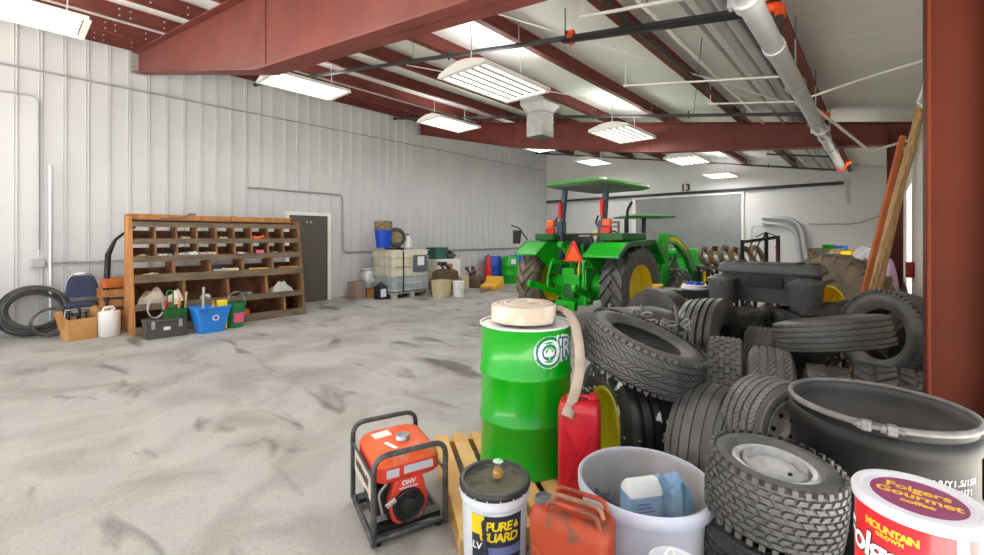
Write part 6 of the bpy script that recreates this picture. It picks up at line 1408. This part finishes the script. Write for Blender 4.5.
# heaped bags between table and planks
def bag(nm, c, L, W, H, m_, lab, seed, yw=0): return drape(nm, c, L, W, H, m_, lab, 'bag', seed, yw, 20)
g = at(866, 262, 6.9); g.z = 0
t = carton('storage_crate', (g.x, g.y, 0), (0.5, 0.5, 0.92), 0.2, 'plastic_grey', 'grey crate carrying the white plastic bag', False)
bag('plastic_bag', (g.x, g.y, 0.921), 0.55, 0.5, 0.52, 'bag_white', 'bulging white plastic bag behind the orange plank', 31, 0.3)
g2 = at(889, 285, 5.9); g2.z = 0; g2.x = min(g2.x, 0.0)
t = carton('storage_crate', (g2.x + 0.02, g2.y, 0), (0.32, 0.4, 0.55), 0.0, 'plastic_grey', 'grey crate carrying the pink bag', False)
bag('bag', (g2.x + 0.02, g2.y, 0.551), 0.36, 0.45, 0.75, 'bag_pink', 'pale pink bag behind the pine planks', 33, 0.2)
g4 = at(899, 300, 5.3); bag('bag', (g4.x, g4.y, 0.004), 0.26, 0.32, 1.15, 'tarp', 'tall dark grey bag slumped by red column', 35, 0.2)
g3 = at(850, 282, 6.4); bag('bag', (g3.x, g3.y, 0.004), 0.4, 0.4, 1.0, 'bag_blue', 'blue sack standing close to the muddy tractor tyre', 36, 0.5)

# leaning planks
def plank(a, c, w_, th, m_, lab, tip=None):
    b = MB(); a, c = Vector(a), Vector(c); d = (a - c).normalized(); k = a.z / -d.z if d.z < 0 else 0; foot = a + d * (a.z / abs(d.z) - 0.03 / abs(d.z) * 1.0)
    o = b.bar(foot, c, w_, th, 0, tuple(RV)).build('plank', m_, smooth=0, bevel=0.003); tag(o, lab, 'plank')
    if tip:
        b = MB(); e = foot + (c - foot).normalized() * ((a - foot).length * 1.09); b.bar(foot, e, w_ * 1.04, th * 1.04, 0, tuple(RV)); b.build('dark_end', tip, o, smooth=0)
plank(at(860, 308, 4.28), at(903, 136, 4.28), 0.03, 0.05, 'plank_orange', 'slim orange stained plank leaning before the pine planks', 'black')
plank(at(866, 302, 4.42), at(917, 122, 4.38), 0.06, 0.034, 'plank_pine', 'pine plank leaning right behind the orange one')
plank(at(871, 301, 4.60), at(921, 112, 4.55), 0.06, 0.034, 'plank_pine', 'middle pine plank of the leaning bundle')
plank(at(876, 300, 4.80), at(919.5, 108, 4.66), 0.06, 0.034, 'plank_pine', 'last pine plank of the leaning bundle, nearest the window')

# ================================================================ camera, daylight
cam = bpy.data.cameras.new('camera'); co = bpy.data.objects.new('camera', cam); COL.objects.link(co)
co.location = (0, 0, EYE); co.rotation_euler = (PI / 2, 0, HEAD)
cam.sensor_width = 36; cam.lens = 437 / 984 * 36; cam.shift_y = -40.5 / 984; cam.clip_start = 0.02; cam.clip_end = 200
SC.camera = co
wd = bpy.data.worlds.new('daylight'); SC.world = wd; wd.use_nodes = True
bg = wd.node_tree.nodes['Background']; bg.inputs['Color'].default_value = (0.86, 0.93, 1.0, 1); bg.inputs['Strength'].default_value = 0.95
sl = bpy.data.lights.new('sun', 'SUN'); sl.energy = 21.0; sl.angle = math.radians(2); sl.color = (1.0, 0.97, 0.92)
so = bpy.data.objects.new('sun', sl); COL.objects.link(so); so.location = (-4, -12, 12)
so.rotation_euler = Vector((0.05, 0.36, -1)).to_track_quat('-Z', 'Y').to_euler()
SC.view_settings.view_transform = 'Standard'; SC.view_settings.look = 'None'; SC.view_settings.gamma = 1.0; SC.view_settings.use_curve_mapping = False
SC.view_settings.exposure = 0.72
SC.cycles.use_denoising = True
SC.cycles.max_bounces = 8; SC.cycles.diffuse_bounces = 6; SC.cycles.sample_clamp_indirect = 6.0
